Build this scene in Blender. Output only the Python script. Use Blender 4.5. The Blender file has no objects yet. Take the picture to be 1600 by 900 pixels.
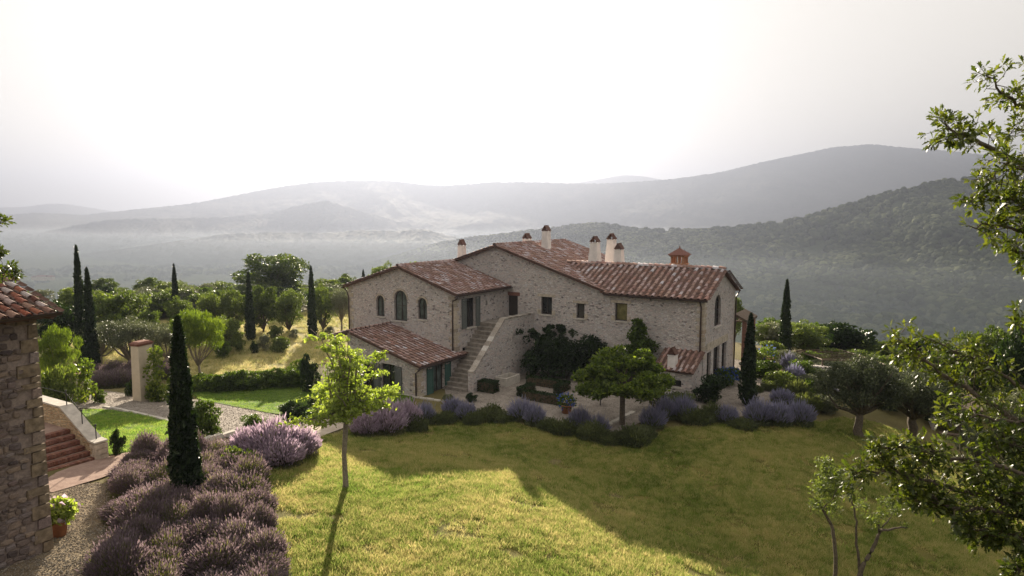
import bpy, math, time
import numpy as np
from mathutils import Vector, Matrix, geometry, Euler
T0 = time.time()
R = math.radians
sc = bpy.context.scene
COL = sc.collection

# ---------------------------------------------------------------- camera
F = 1067.0; HCAM = 12.5; PITCH = math.atan((450 - 335) / F)
cam = bpy.data.cameras.new('camera'); cam.sensor_width = 36; cam.lens = 36 * F / 1600
cam.clip_start = 0.1; cam.clip_end = 30000
camo = bpy.data.objects.new('camera', cam); COL.objects.link(camo)
camo.location = (0, 0, HCAM); camo.rotation_euler = (R(90) - PITCH, 0, 0)
sc.camera = camo

# ---------------------------------------------------------------- light
SUN_AZ, SUN_EL = -8.9, 14.3
w = bpy.data.worlds.new('World'); sc.world = w; w.use_nodes = True
nt = w.node_tree; bg = nt.nodes['Background']
sky = nt.nodes.new('ShaderNodeTexSky'); sky.sky_type = 'NISHITA'; sky.sun_disc = False
sky.sun_elevation = R(SUN_EL); sky.sun_rotation = R(SUN_AZ)
sky.air_density = 1.0; sky.dust_density = 4.0; sky.ozone_density = 1.2; sky.altitude = 300
# thin high overcast whitens the sky evenly all round
mx = nt.nodes.new('ShaderNodeMix'); mx.data_type = 'RGBA'; mx.inputs[0].default_value = 0.965
mx.inputs[7].default_value = (4.05, 3.82, 3.45, 1)
nt.links.new(sky.outputs[0], mx.inputs[6]); nt.links.new(mx.outputs[2], bg.inputs[0])
bg.inputs[1].default_value = 0.0585
sl = bpy.data.lights.new('sun', 'SUN'); sl.energy = 5.0; sl.angle = R(0.55); sl.color = (1.0, 0.87, 0.68)
so = bpy.data.objects.new('sun', sl); COL.objects.link(so)
sd = Vector((math.sin(R(SUN_AZ)) * math.cos(R(SUN_EL)), math.cos(R(SUN_AZ)) * math.cos(R(SUN_EL)), math.sin(R(SUN_EL))))
so.rotation_euler = sd.to_track_quat('Z', 'Y').to_euler(); so.location = (-20, 120, 60)
vs = sc.view_settings; vs.view_transform = 'Standard'; vs.look = 'None'; vs.exposure = 2.18; vs.gamma = 1
sc.render.engine = 'CYCLES'
cy = sc.cycles; cy.max_bounces = 5; cy.diffuse_bounces = 2; cy.glossy_bounces = 1; cy.transmission_bounces = 2
cy.volume_bounces = 0; cy.transparent_max_bounces = 4; cy.use_denoising = True; cy.sample_clamp_indirect = 6
HAZE = 2.5e-4

# ---------------------------------------------------------------- maths helpers
def ray(px, py):
    a = (px - 800) / F; b = -(py - 450) / F
    return Vector((a, math.cos(PITCH) + b * math.sin(PITCH), -math.sin(PITCH) + b * math.cos(PITCH)))
CAM = Vector((0, 0, HCAM))
def atY(px, py, Y):
    r = ray(px, py); return CAM + r * (Y / r.y)
def sstep(a, b, x):
    t = np.clip((x - a) / (b - a), 0, 1); return t * t * (3 - 2 * t)
def softplus(x, k):
    x = np.asarray(x, float); return np.where(x > 20 * k, x, k * np.log1p(np.exp(np.minimum(x / k, 30))))
def hash2(ix, iy, seed):
    n = (ix.astype(np.int64) * 374761393 + iy.astype(np.int64) * 668265263 + seed * 1442695041) & 0x7fffffff
    n = ((n ^ (n >> 13)) * 1274126177) & 0x7fffffff
    return ((n ^ (n >> 16)) & 0xffff) / 65535.0
def vnoise(x, y, seed=0):
    x = np.asarray(x, float); y = np.asarray(y, float)
    ix = np.floor(x); iy = np.floor(y); fx = x - ix; fy = y - iy
    fx = fx * fx * (3 - 2 * fx); fy = fy * fy * (3 - 2 * fy)
    h = lambda a, b: hash2(ix + a, iy + b, seed)
    return (h(0, 0) * (1 - fx) + h(1, 0) * fx) * (1 - fy) + (h(0, 1) * (1 - fx) + h(1, 1) * fx) * fy
def fbm(x, y, seed=0, o=4):
    v = 0; a = .5
    for i in range(o):
        v = v + a * vnoise(x * 2 ** i, y * 2 ** i, seed + i * 17); a *= .5
    return v / (1 - .5 ** o)
FLOOR = -140.0
def G(x, y):                                    # the lie of the land round the villa, falling to the valley
    x = np.asarray(x, float); y = np.asarray(y, float)
    xx = np.maximum(x, -26)
    s = np.maximum(-.35 * xx - .85 * np.maximum(xx, 0) + .75 * (36 - y), 0)
    z = .5 + 2.75 * (1 - np.exp(-(s / 9) ** 1.5))
    x0 = np.interp(y, [0, 20, 40, 55, 80], [8, 10, 17, 26, 32])
    z = z - .21 * softplus(x - x0, 1.2)
    z = z - .33 * softplus(y - 100 + np.clip(x, 0, 24) * 1.4, 4) - .3 * softplus(x - 60, 5) - .3 * softplus(-x - 95, 6) - .2 * softplus(-y - 45, 6)
    z = z + .12 * (fbm(x * .15, y * .15, 3) - .5)
    fl = FLOOR + 14 * (fbm(x * .0025, y * .0025, 9) - .5)
    k = 6.0
    return fl + softplus(z - fl, k)
def g1(x, y): return float(G(np.array([x]), np.array([y]))[0])
def hit(px, py, far=400):
    r = ray(px, py); t = 3.0
    while t < far:
        p = CAM + r * t
        if p.z < g1(p.x, p.y): break
        t += .25
    lo, hi = t - .25, t
    for _ in range(12):
        m = (lo + hi) / 2; p = CAM + r * m
        if p.z < g1(p.x, p.y): hi = m
        else: lo = m
    return CAM + r * hi

# ---------------------------------------------------------------- mesh helpers
def link(name, me, parent=None):
    o = bpy.data.objects.new(name, me); COL.objects.link(o)
    if parent is not None: o.parent = parent
    return o
def mesh_arr(name, V, faces, mats, midx=None, smooth=False):
    """faces: list of int arrays (n,k)"""
    me = bpy.data.meshes.new(name); V = np.asarray(V, np.float32)
    me.vertices.add(len(V)); me.vertices.foreach_set('co', V.ravel())
    faces = [np.asarray(f, np.int32) for f in faces if len(f)]
    ls, lt = [], []; c = 0
    for f in faces:
        n, k = f.shape; ls.append(c + np.arange(n) * k); lt.append(np.full(n, k)); c += n * k
    me.loops.add(c); me.loops.foreach_set('vertex_index', np.concatenate([f.ravel() for f in faces]))
    ls = np.concatenate(ls).astype(np.int32); lt = np.concatenate(lt).astype(np.int32)
    me.polygons.add(len(ls)); me.polygons.foreach_set('loop_start', ls)
    for m in (mats if isinstance(mats, (list, tuple)) else [mats]): me.materials.append(m)
    if midx is not None: me.polygons.foreach_set('material_index', np.asarray(midx, np.int32))
    if smooth: me.polygons.foreach_set('use_smooth', np.ones(len(ls), bool))
    me.update(calc_edges=True); me.validate(); return me
class MB:
    def __init__(s): s.v = []; s.f = []; s.m = []; s.mi = 0
    def add(s, vs, fs):
        b = len(s.v); s.v += [tuple(p) for p in vs]
        for f in fs: s.f.append(tuple(b + i for i in f)); s.m.append(s.mi)
        return s
    def box(s, x0, x1, y0, y1, z0, z1, M=None):
        vs = [Vector((x, y, z)) for z in (z0, z1) for x, y in ((x0, y0), (x1, y0), (x1, y1), (x0, y1))]
        if M is not None: vs = [M @ p for p in vs]
        return s.add(vs, [(0, 3, 2, 1), (4, 5, 6, 7), (0, 1, 5, 4), (1, 2, 6, 5), (2, 3, 7, 6), (3, 0, 4, 7)])
    def frus(s, cx, cy, z0, z1, a0, b0, a1, b1):
        vs = [(cx + sx * a, cy + sy * b, z) for z, a, b in ((z0, a0, b0), (z1, a1, b1)) for sx, sy in ((-1, -1), (1, -1), (1, 1), (-1, 1))]
        return s.add(vs, [(0, 3, 2, 1), (4, 5, 6, 7), (0, 1, 5, 4), (1, 2, 6, 5), (2, 3, 7, 6), (3, 0, 4, 7)])
    def slab(s, poly, n, t):                        # a flat polygon given thickness t against n
        n = Vector(n).normalized(); k = len(poly); P = [Vector(p) for p in poly]; Q = [p - n * t for p in P]
        return s.add(P + Q, [tuple(range(k)), tuple(reversed(range(k, 2 * k)))] + [(i, k + i, k + (i + 1) % k, (i + 1) % k) for i in range(k)])
    def tube(s, path, rad, n=6, cap=True):
        path = [Vector(p) for p in path]
        if not isinstance(rad, (list, tuple)): rad = [rad] * len(path)
        b = []; 
        for i, p in enumerate(path):
            d = (path[min(i + 1, len(path) - 1)] - path[max(i - 1, 0)]).normalized()
            a = Vector((0, 0, 1)) if abs(d.z) < .9 else Vector((1, 0, 0))
            e = d.cross(a).normalized(); g = e.cross(d)
            b += [p + (e * math.cos(6.2832 * j / n) + g * math.sin(6.2832 * j / n)) * rad[i] for j in range(n)]
        fs = [(i * n + j, i * n + (j + 1) % n, (i + 1) * n + (j + 1) % n, (i + 1) * n + j) for i in range(len(path) - 1) for j in range(n)]
        if cap: fs += [tuple(reversed(range(n))), tuple(range((len(path) - 1) * n, len(path) * n))]
        return s.add(b, fs)
    def lathe(s, prof, n=16, c=(0, 0, 0)):
        b = [(c[0] + r * math.cos(6.2832 * j / n), c[1] + r * math.sin(6.2832 * j / n), c[2] + z) for r, z in prof for j in range(n)]
        return s.add(b, [(i * n + j, i * n + (j + 1) % n, (i + 1) * n + (j + 1) % n, (i + 1) * n + j) for i in range(len(prof) - 1) for j in range(n)])
    def mesh(s, name, mats, smooth=False):
        me = bpy.data.meshes.new(name); me.from_pydata(s.v, [], s.f)
        for m in (mats if isinstance(mats, (list, tuple)) else [mats]): me.materials.append(m)
        me.polygons.foreach_set('material_index', s.m)
        if smooth: me.polygons.foreach_set('use_smooth', [True] * len(s.f))
        me.update(); return me
    def obj(s, name, mats, parent=None, smooth=False, kind=None):
        o = link(name, s.mesh(name, mats, smooth), parent)
        if kind: o['kind'] = kind
        return o
def tag(o, label, cat, group=None):
    o['label'] = label; o['category'] = cat
    if group: o['group'] = group
    return o
def thing(name, label, cat, loc=(0, 0, 0), rz=0, group=None):
    o = link(name, None); o.location = loc; o.rotation_euler = (0, 0, rz); o.empty_display_size = .3
    return tag(o, label, cat, group)
def struct(o): o['kind'] = 'structure'; return o
def copy_tree(o, parent=None, depth=0):
    c = o.copy(); COL.objects.link(c); c.parent = parent
    for ch in list(o.children): copy_tree(ch, c, depth + 1)
    return c

# ---------------------------------------------------------------- materials
MATS = {}
def newmat(name):
    m = bpy.data.materials.new(name); m.use_nodes = True; m.node_tree.nodes.clear(); MATS[name] = m
    return m, m.node_tree
class N:
    def __init__(s, nt): s.nt = nt
    def n(s, t, **kw):
        x = s.nt.nodes.new(t)
        for k, v in kw.items(): setattr(x, k, v)
        return x
    def l(s, a, b): s.nt.links.new(a, b)
    def ramp(s, fac, stops, interp='LINEAR'):
        r = s.n('ShaderNodeValToRGB'); cr = r.color_ramp; cr.interpolation = interp
        while len(cr.elements) > 1: cr.elements.remove(cr.elements[-1])
        cr.elements[0].position = stops[0][0]; cr.elements[0].color = (*stops[0][1], 1)
        for p, c in stops[1:]:
            e = cr.elements.new(p); e.color = (*c, 1)
        s.l(fac, r.inputs[0]); return r.outputs[0]
    def noise(s, co, scale, detail=4, rough=.6):
        x = s.n('ShaderNodeTexNoise'); x.inputs['Scale'].default_value = scale; x.inputs['Detail'].default_value = detail
        x.inputs['Roughness'].default_value = rough
        if co is not None: s.l(co, x.inputs['Vector'])
        return x.outputs[0]
    def mixc(s, f, a, b, mode='MIX'):
        x = s.n('ShaderNodeMix', data_type='RGBA', blend_type=mode)
        for v, i in ((f, 0), (a, 6), (b, 7)):
            if isinstance(v, (int, float)): x.inputs[i].default_value = v
            elif isinstance(v, tuple): x.inputs[i].default_value = (*v, 1)
            else: s.l(v, x.inputs[i])
        return x.outputs[2]
    def math(s, op, a, b=0.0):
        x = s.n('ShaderNodeMath', operation=op)
        for v, i in ((a, 0), (b, 1)):
            if isinstance(v, (int, float)): x.inputs[i].default_value = v
            else: s.l(v, x.inputs[i])
        return x.outputs[0]
    def bump(s, h, dist, strength=1):
        b = s.n('ShaderNodeBump'); b.inputs['Distance'].default_value = dist; b.inputs['Strength'].default_value = strength
        s.l(h, b.inputs['Height']); return b.outputs[0]
    def out(s, col, rough=.9, bump=None, spec=.2, metal=0):
        p = s.n('ShaderNodeBsdfPrincipled'); o = s.n('ShaderNodeOutputMaterial')
        if isinstance(col, tuple): p.inputs['Base Color'].default_value = (*col, 1)
        else: s.l(col, p.inputs['Base Color'])
        if isinstance(rough, (int, float)): p.inputs['Roughness'].default_value = rough
        else: s.l(rough, p.inputs['Roughness'])
        p.inputs['Specular IOR Level'].default_value = spec; p.inputs['Metallic'].default_value = metal
        if bump is not None: s.l(bump, p.inputs['Normal'])
        s.l(p.outputs[0], o.inputs[0]); return p
def rnd(n):                                     # a value that differs from piece to piece, joined or not
    g = n.n('ShaderNodeNewGeometry'); i = n.n('ShaderNodeObjectInfo')
    return n.math('FRACT', n.math('ADD', g.outputs['Random Per Island'], i.outputs['Random']))
def leafmat(name, dark, mid, lit, trans=.45, spec=.25, rough=.5, tcol=None, pos=.25, rw=.6):
    m, t = newmat(name); n = N(t); r = rnd(n)
    g = n.n('ShaderNodeNewGeometry')
    nz = n.noise(g.outputs['Position'], pos, 2)
    f = n.math('ADD', n.math('MULTIPLY', r, rw), n.math('SUBTRACT', n.math('MULTIPLY', nz, 1.5 - rw), .25 + (.6 - rw) * .5))
    c = n.ramp(f, [(0, dark), (.5, mid), (1, lit)])
    p = n.n('ShaderNodeBsdfPrincipled'); n.l(c, p.inputs['Base Color']); p.inputs['Roughness'].default_value = rough
    p.inputs['Specular IOR Level'].default_value = spec
    tr = n.n('ShaderNodeBsdfTranslucent')
    tc = n.mixc(1.0, c, tcol or (1.5, 1.6, .55), 'MULTIPLY'); n.l(tc, tr.inputs[0])
    ms = n.n('ShaderNodeMixShader'); ms.inputs[0].default_value = trans
    n.l(p.outputs[0], ms.inputs[1]); n.l(tr.outputs[0], ms.inputs[2])
    o = n.n('ShaderNodeOutputMaterial'); n.l(ms.outputs[0], o.inputs[0]); return m
def plain(name, col, rough=.8, var=.15, scale=8, spec=.2, bump=0, metal=0):
    m, t = newmat(name); n = N(t); co = n.n('ShaderNodeTexCoord').outputs['Object']
    nz = n.noise(co, scale, 4)
    d = tuple(c * (1 - var) for c in col); b = tuple(min(1, c * (1 + var)) for c in col)
    n.out(n.ramp(nz, [(.3, d), (.7, b)]), rough, n.bump(nz, bump) if bump else None, spec, metal); return m
def ground_mat(name, stops, scale, patch=None, bump=.03, fine=30):
    m, t = newmat(name); n = N(t); co = n.n('ShaderNodeNewGeometry').outputs['Position']
    a = n.noise(co, scale, 5, .65); b = n.noise(co, fine, 3, .7)
    f = n.math('ADD', n.math('MULTIPLY', a, .62), n.math('MULTIPLY', b, .38))
    c = n.ramp(f, stops)
    if patch: c = n.mixc(n.ramp(n.noise(co, patch[0], 3), [(patch[1], (0, 0, 0)), (patch[1] + .12, (1, 1, 1))]), c, patch[2])
    n.out(c, .95, n.bump(b, bump), .1); return m
def stone_mat(name, sc_, cols, mortar, stretch=(1, 1, 1.9), bump=.04, joint=.06):
    m, t = newmat(name); n = N(t); co = n.n('ShaderNodeTexCoord').outputs['Object']
    mp = n.n('ShaderNodeMapping'); mp.inputs['Scale'].default_value = tuple(s * sc_ for s in stretch); n.l(co, mp.inputs[0])
    wv = n.n('ShaderNodeTexNoise'); wv.inputs['Scale'].default_value = 1.2; n.l(mp.outputs[0], wv.inputs['Vector'])
    wr = n.n('ShaderNodeMix', data_type='RGBA', blend_type='LINEAR_LIGHT'); wr.inputs[0].default_value = .22
    n.l(mp.outputs[0], wr.inputs[6]); n.l(wv.outputs['Color'], wr.inputs[7])
    v1 = n.n('ShaderNodeTexVoronoi'); v1.inputs['Scale'].default_value = 1; n.l(wr.outputs[2], v1.inputs['Vector'])
    v2 = n.n('ShaderNodeTexVoronoi', feature='DISTANCE_TO_EDGE'); v2.inputs['Scale'].default_value = 1; n.l(wr.outputs[2], v2.inputs['Vector'])
    sp = n.n('ShaderNodeSeparateColor'); n.l(v1.outputs['Color'], sp.inputs[0])
    k = len(cols)
    c = n.ramp(sp.outputs[0], [(i / (k - 1), q) for i, q in enumerate(cols)])
    big = n.noise(co, .35, 3); c = n.mixc(.55, c, n.ramp(big, [(.3, (.50, .485, .48)), (.7, (.78, .73, .69))]), 'OVERLAY')
    gr = n.noise(co, 22, 4, .7); c = n.mixc(.5, c, n.ramp(gr, [(.3, (.42, .42, .42)), (.72, (.80, .80, .80))]), 'OVERLAY')
    e = n.ramp(v2.outputs[0], [(joint * .4, (1, 1, 1)), (joint * 1.5, (0, 0, 0))])
    c = n.mixc(e, c, mortar)
    h = n.math('ADD', n.ramp(v2.outputs[0], [(0, (0, 0, 0)), (.14, (1, 1, 1))]), n.math('MULTIPLY', gr, .5))
    n.out(c, .95, n.bump(h, bump), .1); return m

RUB = [(0.120, 0.105, 0.108), (0.500, 0.452, 0.433), (0.560, 0.452, 0.433), (0.400, 0.367, 0.365), (0.600, 0.546, 0.513), (0.500, 0.430, 0.399), (0.560, 0.536, 0.547), (0.320, 0.294, 0.296), (0.640, 0.578, 0.536)]
M_wall = stone_mat('rubble_wall', 5.2, RUB, (.60, .555, .52), bump=.06)
M_wallfar = M_wall
M_pierstone = stone_mat('warm_rubble', 4.5, [(.30, .22, .13), (.45, .34, .21), (.26, .18, .11), (.5, .38, .25)], (.5, .40, .27), joint=.1)
M_mortar = plain('mortar', (.24, .19, .165), .95, .25, 14, bump=.02)
M_quoin = plain('quoin_stone', (.42, .36, .29), .95, .35, 5, bump=.015)
def stone_piece(name, cols):
    m, t = newmat(name); n = N(t); co = n.n('ShaderNodeTexCoord').outputs['Object']
    r = rnd(n); k = len(cols); c = n.ramp(r, [(i / (k - 1), q) for i, q in enumerate(cols)])
    gr = n.noise(co, 14, 5, .7); c = n.mixc(.75, c, n.ramp(gr, [(.3, (.25, .25, .25)), (.72, (.75, .74, .72))]), 'OVERLAY')
    n.out(c, .95, n.bump(gr, .03), .1); return m
M_stonepc = stone_piece('field_stone', [(.08, .065, .07), (.24, .185, .155), (.15, .12, .12), (.31, .24, .19), (.20, .15, .14), (.29, .245, .235), (.16, .125, .115), (.34, .26, .20)])
TILE = [(.10, .05, .04), (.27, .09, .055), (.19, .08, .06), (.32, .13, .08), (.23, .14, .11), (.34, .22, .17), (.16, .08, .065), (.29, .11, .075), (.42, .37, .36), (.21, .125, .10)]
M_tile = stone_piece('terracotta_tile', TILE)
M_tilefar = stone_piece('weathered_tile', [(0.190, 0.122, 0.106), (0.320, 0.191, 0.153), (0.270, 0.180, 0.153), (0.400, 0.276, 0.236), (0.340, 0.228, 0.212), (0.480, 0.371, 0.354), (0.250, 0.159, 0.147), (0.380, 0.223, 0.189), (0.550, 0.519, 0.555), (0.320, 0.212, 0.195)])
M_pan = plain('shaded_mossy_pan_tile', (.125, .075, .06), .95, .35, 3, bump=.01)  # dark brown paints in the shade between cover tiles, along with dirt and moss
M_brick = stone_piece('red_brick', [(.15, .07, .055), (.22, .105, .075), (.19, .095, .08), (.27, .15, .11)])
M_pebble = stone_piece('pebble', [(.12, .10, .08), (.26, .22, .18), (.40, .36, .31), (.20, .16, .12)])
M_brickpale = stone_piece('orange_brick', [(.34, .17, .10), (.42, .23, .14), (.30, .15, .09)])
M_plaster = plain('pale_plaster', (.68, .63, .60), .9, .14, 2.2)
M_hood = stone_piece('sooty_hood_tile', [(.09, .05, .04), (.14, .075, .06), (.11, .07, .06), (.17, .10, .08)])
M_lime = plain('lime_plaster', (.50, .43, .34), .9, .1, 3)
M_metal = plain('brown_gutter', (.055, .035, .03), .5, .2, 4, .4)
M_iron = plain('black_iron', (.02, .02, .02), .5, .2, 4, .4)
M_glass = plain('dark_window_glass', (.018, .02, .02), .12, .6, 1.2, .6)
M_curtain = plain('window_with_curtain', (.07, .085, .08), .25, .7, 2.2, .5)
M_reflpane = plain('painted_reflection_glass', (.11, .10, .035), .2, .6, 2.5, .5)  # yellow-green reflection is painted into the pane colour
M_frame = plain('window_wood', (.045, .035, .03), .6)
M_shutter = plain('green_grey_shutter', (.10, .108, .10), .7, .15, 6)
M_shutter2 = plain('teal_shutter', (.045, .095, .08), .7, .15, 6)
M_stonecap = plain('pale_cap_stone', (.46, .42, .37), .9, .2, 4, bump=.01)
M_step = plain('worn_stone_step', (.25, .22, .19), .95, .35, 3, bump=.01)
M_bark = plain('bark', (.10, .08, .06), .95, .4, 12, bump=.02)
M_barkpale = plain('pale_bark', (.20, .17, .13), .95, .35, 14, bump=.02)
M_wood = plain('weathered_timber', (.13, .095, .07), .85, .3, 6)
M_pot = plain('terracotta_pot', (.38, .17, .09), .85, .2, 5)
M_dirt = plain('garden_soil', (.10, .075, .05), 1, .3, 6)
M_ground = ground_mat('dry_ground', [(.25, (.05, .05, .02)), (.5, (.13, .11, .045)), (.75, (.24, .20, .09))], .12)
M_quoin2 = plain("ochre_corner_stone", (.19, .145, .10), .95, .45, 6, bump=.03)
M_gravel = ground_mat('gravel', [(.3, (.13, .11, .095)), (.5, (.25, .215, .185)), (.7, (.38, .34, .30))], 1.5, bump=.04, fine=18)
M_gravelL = ground_mat('brown_gravel', [(.3, (.07, .055, .035)), (.5, (.17, .13, .085)), (.7, (.36, .29, .19))], 2.5, bump=.05, fine=14)
M_lawn = ground_mat('lawn_soil', [(.3, (.06, .06, .012)), (.5, (.11, .10, .025)), (.7, (.20, .165, .05))], .5)
M_lawn2 = ground_mat('green_lawn_soil', [(.3, (.05, .085, .012)), (.5, (.08, .13, .02)), (.7, (.14, .18, .035))], .6)
M_field = ground_mat('dry_field', [(.3, (.16, .15, .05)), (.5, (.30, .26, .10)), (.7, (.42, .36, .17))], .35)
M_path = ground_mat('paving_stone', [(.3, (.33, .27, .21)), (.5, (.42, .35, .28)), (.7, (.5, .43, .36))], 2, bump=.01)
M_pathred = ground_mat('brick_path', [(.3, (.19, .125, .10)), (.5, (.28, .195, .16)), (.7, (.38, .28, .23))], 3, bump=.01)
M_forest = ground_mat('forest_floor', [(.3, (.022, .032, .016)), (.55, (.045, .06, .026)), (.78, (.09, .10, .045))], .011, bump=2.0, fine=.08)
M_hill = ground_mat('wooded_hill', [(.3, (.018, .026, .018)), (.55, (.032, .042, .026)), (.8, (.06, .066, .04))], .0035, bump=5, fine=.05)
M_valley = ground_mat('valley_fields', [(.3, (.04, .06, .02)), (.5, (.09, .11, .04)), (.7, (.20, .19, .09))], .006, bump=1, fine=.05)

def grassmat(name, dry, green, seed):
    m, t = newmat(name); n = N(t); g = n.n('ShaderNodeNewGeometry').outputs['Position']
    oi = n.n('ShaderNodeObjectInfo').outputs['Random']
    mp = n.n('ShaderNodeMapping'); mp.inputs['Location'].default_value = (seed, 0, 0); n.l(g, mp.inputs[0])
    a = n.noise(mp.outputs[0], .22, 4, .6); b = n.noise(mp.outputs[0], 1.6, 3, .7)
    f = n.math('ADD', n.math('ADD', n.math('MULTIPLY', a, .6), n.math('MULTIPLY', b, .35)), n.math('MULTIPLY', oi, .42))
    c = n.ramp(f, [(.44, tuple(x * .5 for x in green)), (.57, green), (.71, tuple((x + y) / 2 for x, y in zip(dry, green))), (.87, dry)])
    d = n.n('ShaderNodeBsdfDiffuse'); n.l(c, d.inputs[0]); tr = n.n('ShaderNodeBsdfTranslucent'); n.l(c, tr.inputs[0])
    ms = n.n('ShaderNodeMixShader'); ms.inputs[0].default_value = .6; n.l(d.outputs[0], ms.inputs[1]); n.l(tr.outputs[0], ms.inputs[2])
    o = n.n('ShaderNodeOutputMaterial'); n.l(ms.outputs[0], o.inputs[0]); return m
M_grass = grassmat('lawn_grass', (.55, .46, .19), (.20, .28, .05), 0)
M_grass2 = grassmat('green_grass', (.36, .42, .09), (.20, .36, .05), 7)
M_grass3 = grassmat('dry_grass', (.62, .52, .25), (.34, .36, .12), 3)

L_oak = leafmat('oak_leaf', (.025, .04, .012), (.055, .08, .02), (.14, .17, .045), .4, pos=.12)
L_oakwarm = leafmat('mixed_leaf', (.035, .055, .016), (.085, .115, .032), (.20, .23, .07), .42, pos=.12)
L_olivegreen = leafmat('young_olive_leaf', (.05, .065, .02), (.12, .15, .05), (.25, .28, .10), .4)
L_dark = leafmat('dark_leaf', (.008, .016, .006), (.018, .034, .010), (.04, .065, .016), .25)
L_cyp = leafmat('cypress_leaf', (.008, .016, .007), (.016, .030, .010), (.035, .055, .015), .2)
L_pine = leafmat('pine_needle', (.04, .065, .012), (.11, .16, .025), (.25, .30, .05), .4)
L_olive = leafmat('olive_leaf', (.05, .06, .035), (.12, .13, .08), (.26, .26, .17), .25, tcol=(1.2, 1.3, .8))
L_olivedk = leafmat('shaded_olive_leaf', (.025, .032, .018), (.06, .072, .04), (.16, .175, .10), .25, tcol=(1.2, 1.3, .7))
L_lime = leafmat('lime_leaf', (.13, .18, .04), (.28, .34, .085), (.48, .52, .20), .55, .2, .5, (1.3, 1.4, .5))
L_fig = leafmat('shade_tree_leaf', (.03, .048, .012), (.085, .12, .025), (.25, .29, .06), .55)
L_hedge = leafmat('hedge_leaf', (.03, .05, .01), (.065, .10, .018), (.15, .20, .035), .4)
L_bed = leafmat('bed_foliage', (.04, .05, .03), (.095, .11, .06), (.20, .21, .12), .4, pos=.8)
L_near = leafmat('near_oak_leaf', (.022, .034, .007), (.055, .075, .013), (.16, .17, .03), .42, .35, .4)
L_lavgreen = leafmat('lavender_stem', (.05, .055, .028), (.13, .135, .07), (.30, .28, .17), .4, pos=.7)
L_lav = leafmat('lavender_flower', (.09, .068, .08), (.20, .155, .18), (.38, .31, .34), .4, tcol=(1.2, 1.1, 1.05), pos=.7)
L_lavpink = leafmat('pale_lavender_flower', (.28, .22, .28), (.48, .39, .47), (.68, .60, .66), .5, tcol=(1.2, 1.1, 1.15))
L_sage = leafmat('blue_sage_flower', (.14, .135, .18), (.26, .25, .33), (.42, .41, .50), .4, tcol=(1, 1, 1.2))
L_blue = leafmat('blue_petal', (.03, .06, .22), (.07, .13, .40), (.22, .26, .55), .3, tcol=(1, 1, 1.2))
L_white = leafmat('white_petal', (.5, .5, .5), (.65, .65, .6), (.8, .8, .8), .4, tcol=(1, 1, 1))
L_vine = leafmat('vine_leaf', (.05, .08, .015), (.11, .15, .03), (.26, .28, .06), .5)
L_far = leafmat('forest_crown', (.016, .028, .014), (.062, .082, .036), (.25, .27, .14), 0.35, .1, .9, pos=.010, rw=.42)
print('materials', time.time() - T0)

# ================================================================ GROUND
def graded(lim, fine, step, far, grow=1.18):
    a = list(np.arange(-fine, fine + step / 2, step)); d = step
    x = fine
    while x < far: d *= grow; x += d; a.append(x); a.insert(0, -x)
    return np.array(a)
gx = graded(0, 60, 1.25, 7500); gy = graded(0, 60, 1.25, 7500); gy = gy + 35
X, Y = np.meshgrid(gx, gy); Z = G(X, Y)
nx, ny = len(gx), len(gy)
idx = np.arange(nx * ny).reshape(ny, nx)
quads = lambda idx: np.stack([idx[:-1, :-1], idx[:-1, 1:], idx[1:, 1:], idx[1:, :-1]], -1).reshape(-1, 4)
fq = quads(idx); cx = X.ravel()[fq].mean(1); cyy = Y.ravel()[fq].mean(1)
far_ = (np.hypot(cx, cyy) > 200).astype(int)
g = link('ground', mesh_arr('ground', np.stack([X, Y, Z], -1).reshape(-1, 3), [fq], [M_ground, M_valley], far_, True)); struct(g)

def inside(poly, x, y):
    c = np.zeros(len(x), bool); k = len(poly)
    for i in range(k):
        x0, y0 = poly[i]; x1, y1 = poly[(i + 1) % k]
        if y0 == y1: continue
        c ^= ((y0 > y) != (y1 > y)) & (x < (x1 - x0) * (y - y0) / (y1 - y0) + x0)
    return c
def smoothpoly(poly, it=2):
    for _ in range(it):
        q = []
        for i in range(len(poly)):
            a = np.array(poly[i]); b = np.array(poly[(i + 1) % len(poly)]); q += [tuple(a * .75 + b * .25), tuple(a * .25 + b * .75)]
        poly = q
    return poly
def patch(name, poly, dz, mat, step=.8, thick=0, round_=1, kind='structure'):
    poly = smoothpoly([(p[0], p[1]) for p in poly], round_)
    P = []
    for i in range(len(poly)):                      # densify the rim
        a = np.array(poly[i]); b = np.array(poly[(i + 1) % len(poly)]); k = max(1, int(np.hypot(*(b - a)) / step))
        P += [tuple(a + (b - a) * j / k) for j in range(k)]
    ax = np.array(P); x0, y0 = ax.min(0); x1, y1 = ax.max(0)
    gx_, gy_ = np.meshgrid(np.arange(x0, x1, step), np.arange(y0, y1, step)); gx_ = gx_.ravel() + .01; gy_ = gy_.ravel() + .013
    k = inside(P, gx_, gy_); pts = P + list(zip(gx_[k], gy_[k]))
    n = len(P)
    v, e, f, _, _, _ = geometry.delaunay_2d_cdt([Vector(p) for p in pts], [(i, (i + 1) % n) for i in range(n)], [], 1, 1e-4)
    V = np.array([(p.x, p.y) for p in v]); z = G(V[:, 0], V[:, 1]) + dz
    me = bpy.data.meshes.new(name); vv = [(V[i, 0], V[i, 1], z[i]) for i in range(len(V))]
    f = [tuple(t) if ((v[t[1]] - v[t[0]]).cross(v[t[2]] - v[t[0]])) > 0 else tuple(reversed(t)) for t in f]
    me.from_pydata(vv, [], f); me.materials.append(mat); me.update()
    o = link(name, me); o['kind'] = kind; o['poly'] = 0; del o['poly']
    return o, P
def H2(*pts): return [tuple(hit(x, y)[:2]) for x, y in pts]

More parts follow.
